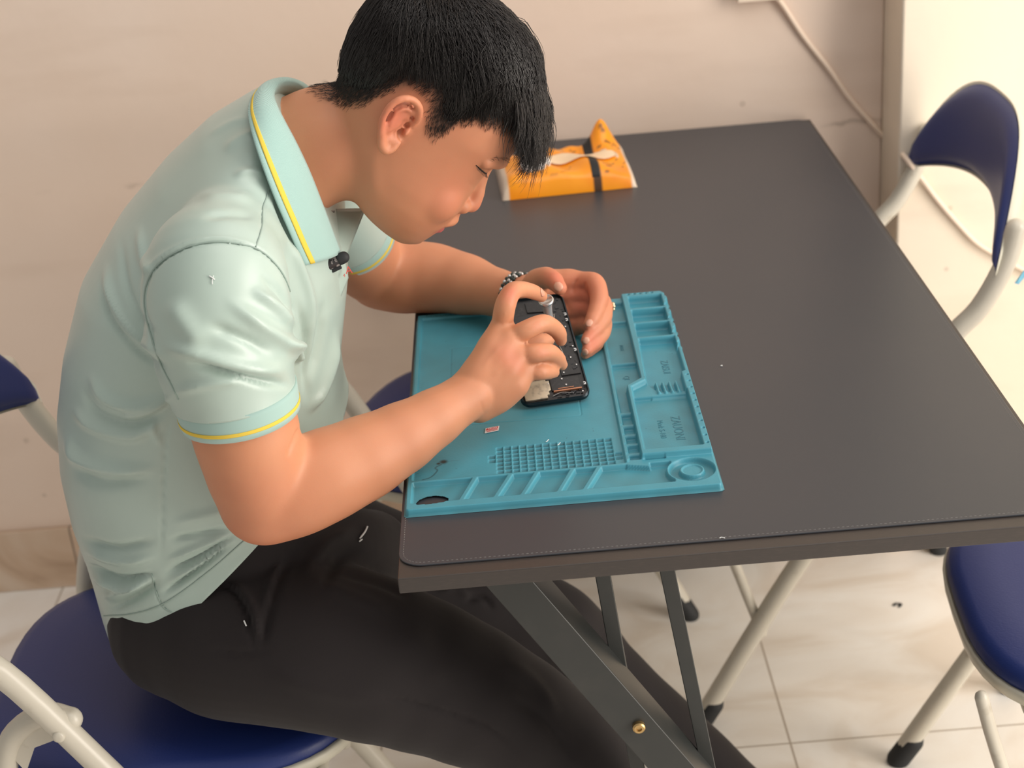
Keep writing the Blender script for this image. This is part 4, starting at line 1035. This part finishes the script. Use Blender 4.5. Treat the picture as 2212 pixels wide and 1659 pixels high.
c0 = AT(388, 862, Y=.104); c1 = AT(640, 838, Y=.104); CUFF_R = ((c0+c1)/2, nrm(AT(524, 900, Y=.104)-AT(512, 848, Y=.104)))
c2 = AT(757, 500, Y=.538); CUFF_L = (c2, nrm(AT(815, 575, Y=.585)-AT(742, 480, Y=.525)))
SEAMS = [[(385, 862), (370, 830), (345, 780), (325, 720), (312, 660), (318, 610), (345, 568), (400, 535), (460, 522), (510, 525), (556, 538), (590, 565), (615, 600), (632, 650), (640, 700)],
         [(553, 532), (566, 490), (568, 450), (578, 420), (590, 385)],
         [(380, 872), (360, 930), (356, 985), (352, 1080), (350, 1160), (343, 1240)], [(328, 1240), (336, 1275), (352, 1310), (370, 1322)],
         [(225, 1330), (290, 1325), (360, 1300), (450, 1235), (530, 1165)]]
SHIRT_FOLDS = [
 # armhole seam groove and the ridge beside it
 (SEAMS[0], 3.2, -.0030), ([(x-7, y-6) for x, y in SEAMS[0]], 6, .0014), (SEAMS[1], 3, -.0012), (SEAMS[2], 3, -.0022), (SEAMS[3], 2.5, -.0014),
 (SEAMS[4], 2.5, -.0008),
 # sleeve folds
 ([(395, 780), (470, 800), (560, 822), (640, 835)], 9, -.0050), ([(340, 745), (420, 762), (540, 795), (640, 800)], 16, .0045), ([(610, 730), (640, 760), (646, 785)], 12, .005),
 ([(480, 640), (560, 700), (620, 740), (645, 765)], 16, .0040), ([(540, 620), (600, 665), (635, 710)], 12, .0038), ([(440, 700), (520, 730), (600, 770)], 14, -.0032), ([(560, 590), (610, 640), (632, 690)], 8, -.0025),
 ([(360, 640), (400, 700), (450, 760)], 26, .0030), ([(360, 850), (450, 830), (560, 815)], 10, .0022),
 # back and side folds sweeping from the shoulder blade to the armpit
 ([(230, 560), (240, 640), (290, 720), (380, 790)], 10, .0035), ([(262, 500), (270, 600), (300, 680), (350, 740)], 9, -.0022), ([(300, 480), (310, 560), (330, 600)], 10, .0025),
 ([(215, 580), (235, 680), (300, 760), (375, 800)], 7, -.0022), ([(190, 800), (230, 860), (300, 880), (370, 850)], 12, .0045), ([(175, 830), (210, 890), (290, 915), (365, 885)], 9, -.0028),
 ([(150, 870), (200, 920), (290, 940), (360, 900)], 13, .0035), ([(140, 930), (170, 990), (260, 1015), (350, 1012)], 13, .0050), ([(150, 1000), (220, 1040), (330, 1030)], 14, -.0028),
 ([(250, 900), (320, 890), (378, 852)], 7, .0030), ([(330, 900), (335, 935), (350, 965)], 9, .0022),
 # waist creases
 ([(165, 1160), (250, 1185), (345, 1165)], 9, -.0040), ([(172, 1185), (260, 1212), (345, 1200)], 8, .0035), ([(180, 1215), (260, 1250), (345, 1238)], 6, -.0050), ([(190, 1240), (260, 1268), (340, 1252)], 8, .0042),
 ([(355, 1168), (430, 1155), (505, 1140)], 5, -.0035), ([(350, 1240), (430, 1205), (520, 1150)], 5, -.0045), ([(352, 1215), (430, 1180), (505, 1150)], 6, .0030), ([(340, 1290), (430, 1228), (520, 1158)], 5, -.0045), ([(350, 1265), (440, 1210), (525, 1152)], 6, .0032),
 ([(225, 1320), (290, 1290), (350, 1250)], 11, -.0042), ([(215, 1290), (270, 1275), (330, 1245)], 9, .0035), ([(365, 1130), (440, 1115), (490, 1100)], 12, .002),
 # chest
 ([(640, 640), (660, 720), (662, 800), (660, 880)], 9, -.0040), ([(600, 470), (640, 560), (668, 640), (680, 740)], 10, .0032), ([(730, 700), (715, 780), (690, 850), (660, 900)], 9, .0048), ([(700, 640), (690, 740), (668, 830)], 9, -.0035),
 ([(480, 330), (520, 300), (560, 285)], 12, .0018), ([(440, 300), (500, 265), (545, 255)], 8, .0016), ([(420, 430), (490, 425), (560, 430)], 12, .0022), ([(430, 470), (500, 462), (560, 470)], 9, -.0018), ([(500, 380), (545, 372), (580, 385)], 10, .002),
 ([(590, 420), (615, 480), (640, 560)], 7, -.0025)]
shirt = build_shirt()

def strip(rows, name, m, parent, th=.0016, off=0.):
    b = MB(); b.rings(rows, closed=False, cap=False); o = b.obj(name, m, parent, sm=True); so = o.modifiers.new('s', 'SOLIDIFY'); so.thickness = th; so.offset = off; return o
def cuff(c, n, Rr, h, th, parent, ydir=(0, 1, 0), yspan=(.60, .76)):
    n = nrm(n); u = np.array(ydir, float); u = nrm(u-n*(u@n)); v = np.cross(n, u)
    ra, rb = Rr
    def band(z0, z1, g0): return [[c+n*z+(u*(ra+g0-z*.05)*math.cos(t)+v*(rb+g0-z*.05)*math.sin(t)) for z in np.linspace(z0, z1, 6)] for t in np.linspace(0, 2*math.pi, 65)]
    k = strip(band(-.003, h, 0), 'cuff', M['rib'], parent, .0022); strip(band(h*yspan[0], h*yspan[1], .0014), 'yellow_stripe', M['yellow_stripe'], k, .0005)
    return k
cr = (np.linalg.norm(c1-c0)/2)
cuff(CUFF_R[0]-RT*.002, CUFF_R[1], (.0555, .0555), .022, .002, shirt)
cuff(CUFF_L[0], CUFF_L[1], (.0475, .0475), .022, .002, shirt)

# collar: rows from the far back round to the near front tip; each row runs neck stand -> fold -> flap edge
CR = [  # fold point, flap edge point (px, py, Y)
 ((690, 250, .395), (672, 262, .42)), ((668, 205, .385), (650, 196, .405)), ((640, 181, .365), (612, 185, .385)), ((612, 178, .34), (575, 192, .355)), ((594, 188, .312), (549, 208, .318)), ((590, 208, .288), (537, 238, .270)), ((598, 232, .266), (540, 275, .238)), ((615, 265, .252), (550, 315, .220)), ((640, 312, .243), (568, 368, .208)), ((668, 372, .240), (592, 430, .205)),
 ((695, 440, .246), (618, 490, .208)), ((718, 500, .256), (640, 540, .218)), ((735, 545, .264), (656, 573, .226))]
def collar():
    F_ = np.array([AT(a[0], a[1], Y=a[2]) for a, e in CR]); E_ = np.array([AT(e[0], e[1], Y=e[2]-.008-.0035*min(max(i-6, 0), 5)) for i, (a, e) in enumerate(CR)])
    F_ = spl(F_, 5); E_ = spl(E_, 5); cen = np.array([-.03, HY, 1.06]); rows = []; st = []
    for i, (f_, e_) in enumerate(zip(F_, E_)):
        d = e_-f_; out = nrm(np.cross(d, np.gradient(F_, axis=0)[i])); 
        if out @ (f_-(AT(700, 330, Y=HY))) < 0: out = -out
        inn = f_-out*.004+d*.0; neck = f_+d*.55-out*.011
        row = [neck, f_*.5+neck*.5-out*.002, inn+nrm(d)*.002, f_-nrm(d)*.0008]
        for t in np.linspace(.08, 1, 10): row.append(f_+d*t+out*(.0045*math.sin(math.pi*min(t*1.1, 1))+.0015))
        rows.append(row)
        st.append([f_+d*t+out*(.0045*math.sin(math.pi*min(t*1.1, 1))+.0028) for t in (.80, .83, .86, .89)])
    k = strip(rows, 'collar', M['rib_fine'], shirt, .0018); strip(st, 'yellow_stripe', M['yellow_stripe'], k, .0008)
M['rib_fine'] = mat('rib_fine', srgb(160, 194, 188), .7, spec=.25, sheen=.3)
nt = M['rib_fine'].node_tree; wv = nt.nodes.new('ShaderNodeTexWave'); wv.inputs['Scale'].default_value = 420; wv.bands_direction = 'Z'; bp = nt.nodes.new('ShaderNodeBump'); bp.inputs['Strength'].default_value = .35; bp.inputs['Distance'].default_value = .0006
tc = nt.nodes.new('ShaderNodeTexCoord'); nt.links.new(tc.outputs['Object'], wv.inputs['Vector']); nt.links.new(wv.outputs['Fac'], bp.inputs['Height']); nt.links.new(bp.outputs[0], nt.nodes['Principled BSDF'].inputs['Normal'])
collar()
# far collar wing and the open placket under the chin
def quad(name, m, pts, th=.0012, bulge=.003, parent=None):
    A = [AT(*p[:2], Y=p[2]) for p in pts]; n = 10; rows = []; nn = nrm(np.cross(A[1]-A[0], A[3]-A[0])); nn = nn if nn@(CAM-A[0]) > 0 else -nn
    for i in range(n+1):
        u = i/n; rows.append([(A[0]*(1-u)+A[1]*u)*(1-v)+(A[3]*(1-u)+A[2]*u)*v+nn*bulge*math.sin(math.pi*u)*math.sin(math.pi*v) for v in np.linspace(0, 1, n+1)])
    return strip(rows, name, m, parent or shirt, th)
quad('placket', M['shirt'], [(722, 452, .335), (790, 450, .36), (745, 560, .30), (712, 535, .29)], bulge=.004)
quad('placket', M['shirt'], [(742, 548, .275), (752, 600, .28), (728, 660, .262), (716, 560, .262)], bulge=.002)
quad('placket_lining', M['red_cloth'], [(699, 566, .252), (716, 585, .256), (719, 606, .256), (700, 590, .250)], bulge=.001)
quad('collar_lining', M['eye_dark'], [(700, 455, .30), (722, 455, .325), (712, 500, .31), (708, 490, .29)], bulge=.001)
# red letters on the chest
def letter(ch, px, py, Y, size, lean):
    cu = bpy.data.curves.new('t', 'FONT'); cu.body = ch; cu.size = size; cu.extrude = .0003
    t = bpy.data.objects.new('t', cu); COL.objects.link(t); bpy.context.view_layer.update()
    me2 = bpy.data.meshes.new_from_object(t.evaluated_get(bpy.context.evaluated_depsgraph_get())); bpy.data.objects.remove(t)
    o = link('chest_lettering', me2, M['chest_print'], shirt); p = AT(px, py, Y=Y); z = nrm(CAM-p); x = nrm(RT*math.cos(lean)+UP*math.sin(lean)); x = nrm(x-z*(x@z)); y = np.cross(z, x)
    o.matrix_world = Matrix([[x[i], y[i], z[i], p[i]] for i in range(3)]+[[0, 0, 0, 1]])
letter('A', 747, 592, .262, .0105, .15); letter('4', 741, 599, .262, .005, .1)
# stitched seams lying on the cloth
sb = BVHTree.FromPolygons([tuple(c) for c in get_co(shirt.data)], [tuple(p.vertices) for p in shirt.data.polygons])
def onshirt(px, py, lift=.001):
    v = ray(px, py); v = v/np.linalg.norm(v); h = sb.ray_cast(Vector(CAM), Vector(v)); return np.array(h[0])+np.array(h[1])*lift if h[0] else AT(px, py, Y=.1)
for L_ in SEAMS:
    pts = [onshirt(x, y, .0003) for x, y in spl(L_, 5)]; keep = [pts[0]]
    for q in pts[1:]:
        if np.linalg.norm(q-keep[-1]) < .03: keep.append(q)
    if len(keep) > 3: b = MB(); b.tube(keep, .00075, 6, sub=1); b.obj('seam', M['seam'], shirt, sm=True)
b = MB(); b.tube([onshirt(453, 597), onshirt(458, 600), onshirt(463, 604)], .0006, 6, sub=2); b.tube([onshirt(461, 596), onshirt(459, 606), onshirt(459, 614)], .00035, 6, sub=2)
b.obj('loose_thread', M['white_thread'], shirt)

# clip-on microphone under the collar tip
p = AT(722, 566, Y=.250); e = nrm(RT*.85+UP*.42); n_ = nrm(CAM-p); n_ = nrm(n_-e*(n_@e)); f_ = np.cross(n_, e)
mic = empty('clip_microphone', p, label='small dark clip-on microphone on the shirt placket under the collar tip', cat='microphone')
mic.matrix_world = Matrix([[e[i], f_[i], n_[i], p[i]] for i in range(3)]+[[0, 0, 0, 1]])
b = MB(); b.tube([(-.009, 0, 0), (.0085, 0, 0)], .0055, 18, sub=2); b.obj('capsule', M['mic_grey'], mic, sm=True)
b = MB(); b.tube([(.006, 0, 0), (.0100, 0, 0)], .0060, 18, sub=1); b.obj('collar_band', M['rubber'], mic, sm=True)
b = MB(); b.box((-.006, -.009, -.0055), (.004, -.002, -.001)); b.obj('clip', M['rubber'], mic, bevel=.0008)

# ------------------------------------------------------------------ trousers
def build_trousers():
    B = MB()
    for L_ in (LEG_R, LEG_L): P, R = PX(*L_); B.tube(P, R, 36)
    rg = [((-.345, .505), (-.105, .540), .165, 2.3), ((-.352, .545), (-.085, .600), .172, 2.3), ((-.345, .590), (-.077, .660), .163, 2.3), ((-.340, .64), (-.08, .705), .159, 2.3), ((-.338, .69), (-.085, .745), .154, 2.3)]
    B.rings([torso_ring(*q) for q in rg])
    P, R = PX((640, 1210, .22, 100), (740, 1190, .27, 95), (800, 1190, .33, 90)); B.tube(P, R, 24)
    me = remesh(B, .0042, 5, 'trousers')
    strokes(me, [(l, w_, h*1.6) for l, w_, h in [([(450, 1262), (500, 1275), (535, 1330), (550, 1420)], 5, -.0035), ([(470, 1258), (520, 1275), (552, 1330), (560, 1400)], 9, .0035),
                 ([(640, 1180), (600, 1260), (575, 1350), (562, 1410)], 8, -.003), ([(620, 1190), (590, 1250), (570, 1330)], 9, .003), ([(780, 1140), (700, 1180), (650, 1260)], 14, .004), ([(790, 1180), (730, 1210), (690, 1290)], 12, -.003),
                 ([(800, 1500), (900, 1520), (1050, 1570), (1150, 1650)], 4, -.0018), ([(440, 1400), (520, 1410), (600, 1405)], 7, -.0012), ([(860, 1340), (920, 1420), (960, 1500)], 30, .002),
                 ([(940, 1280), (985, 1272), (1020, 1290)], 6, .003), ([(1000, 1300), (1040, 1290), (1070, 1320)], 5, -.003), ([(560, 1440), (700, 1490), (860, 1510)], 22, .0022), ([(640, 1240), (760, 1290), (860, 1330)], 16, .0022), ([(700, 1230), (820, 1260), (900, 1300)], 10, -.002), ([(1080, 1420), (1160, 1480), (1210, 1560)], 14, .002), ([(1100, 1500), (1180, 1560), (1250, 1650)], 10, -.002)]])
    o = link('trousers', me, M['trousers'], person)
    tb = BVHTree.FromPolygons([tuple(c) for c in get_co(me)], [tuple(p.vertices) for p in me.polygons])
    def on(px, py, lift=.002):
        v = ray(px, py); v = v/np.linalg.norm(v); h = tb.ray_cast(Vector(CAM), Vector(v)); return np.array(h[0])+np.array(h[1])*lift if h[0] else AT(px, py, Y=.2)
    b = MB(); b.tube([on(791, 1140), on(786, 1150), on(778, 1160)], .0009, 8, sub=3); b.tube([on(780, 1158), on(775, 1163)], .0008, 8, sub=1); b.tube([on(779, 1166), on(774, 1170)], .0008, 8, sub=1); b.obj('drawstring', M['white_thread'], o, sm=True)
    b = MB(); b.tube([on(528, 1342, .001), on(531, 1352, .001)], .0008, 8, sub=1); b.obj('pocket_bartack', M['white_thread'], o)
build_trousers()

# ------------------------------------------------------------------ wrist watch band and ring
wc = AT(1122, 641, Z=.7965); ax = nrm(AT(1140, 643, Z=.797)-AT(1095, 637, Z=.793)); u = nrm(np.array([0, 0, 1.])-ax*ax[2]); v = np.cross(ax, u)
wb = empty('wristwatch', wc, label='metal link wristwatch band with dark beads on the far wrist', cat='watch'); R0 = 46*dep(wc)/F_PX+.0022
b = MB(); d_ = MB(); n = 34
for k in range(n):
    t = 2*math.pi*k/n
    for j in range(3):
        tt = t+(math.pi/n if j % 2 else 0); p = ax*(j-1)*.0052+(u*math.cos(tt)+v*math.sin(tt))*R0
        (b if (j+k) % 2 else d_).ball(p, .0024, 6)
b.obj('metal_links', M['silver'], wb, sm=True); d_.obj('dark_beads', M['bead_dark'], wb, sm=True)
rp = AT(1300, 664, Y=.440); ra = nrm(AT(1304, 682, Y=.428)-AT(1298, 650, Y=.448)); ru = nrm(RT-ra*(RT@ra)); rv = np.cross(ra, ru)
rg = empty('finger_ring', rp, label='chunky pale gold ring on a finger of the far hand', cat='ring')
b = MB(); rr_ = .0108; pts = [ru*math.cos(t)*rr_+rv*math.sin(t)*rr_ for t in np.linspace(0, 2*math.pi, 40, endpoint=False)]
b.rings([[p*(1+.12*math.cos(a))+ra*.0016*math.sin(a) for a in np.linspace(0, 2*math.pi, 10, endpoint=False)] for p in pts+[pts[0]]], cap=False); b.obj('band', M['ring_gold'], rg, sm=True)
b = MB()
for k in range(7): b.ball(ru*(rr_+.0022)+ra*.003*math.cos(k*.9)*(k > 0)+rv*.003*math.sin(k*.9)*(k > 0), .0022, 6)
b.obj('gems', M['ring_gold'], rg, sm=True)
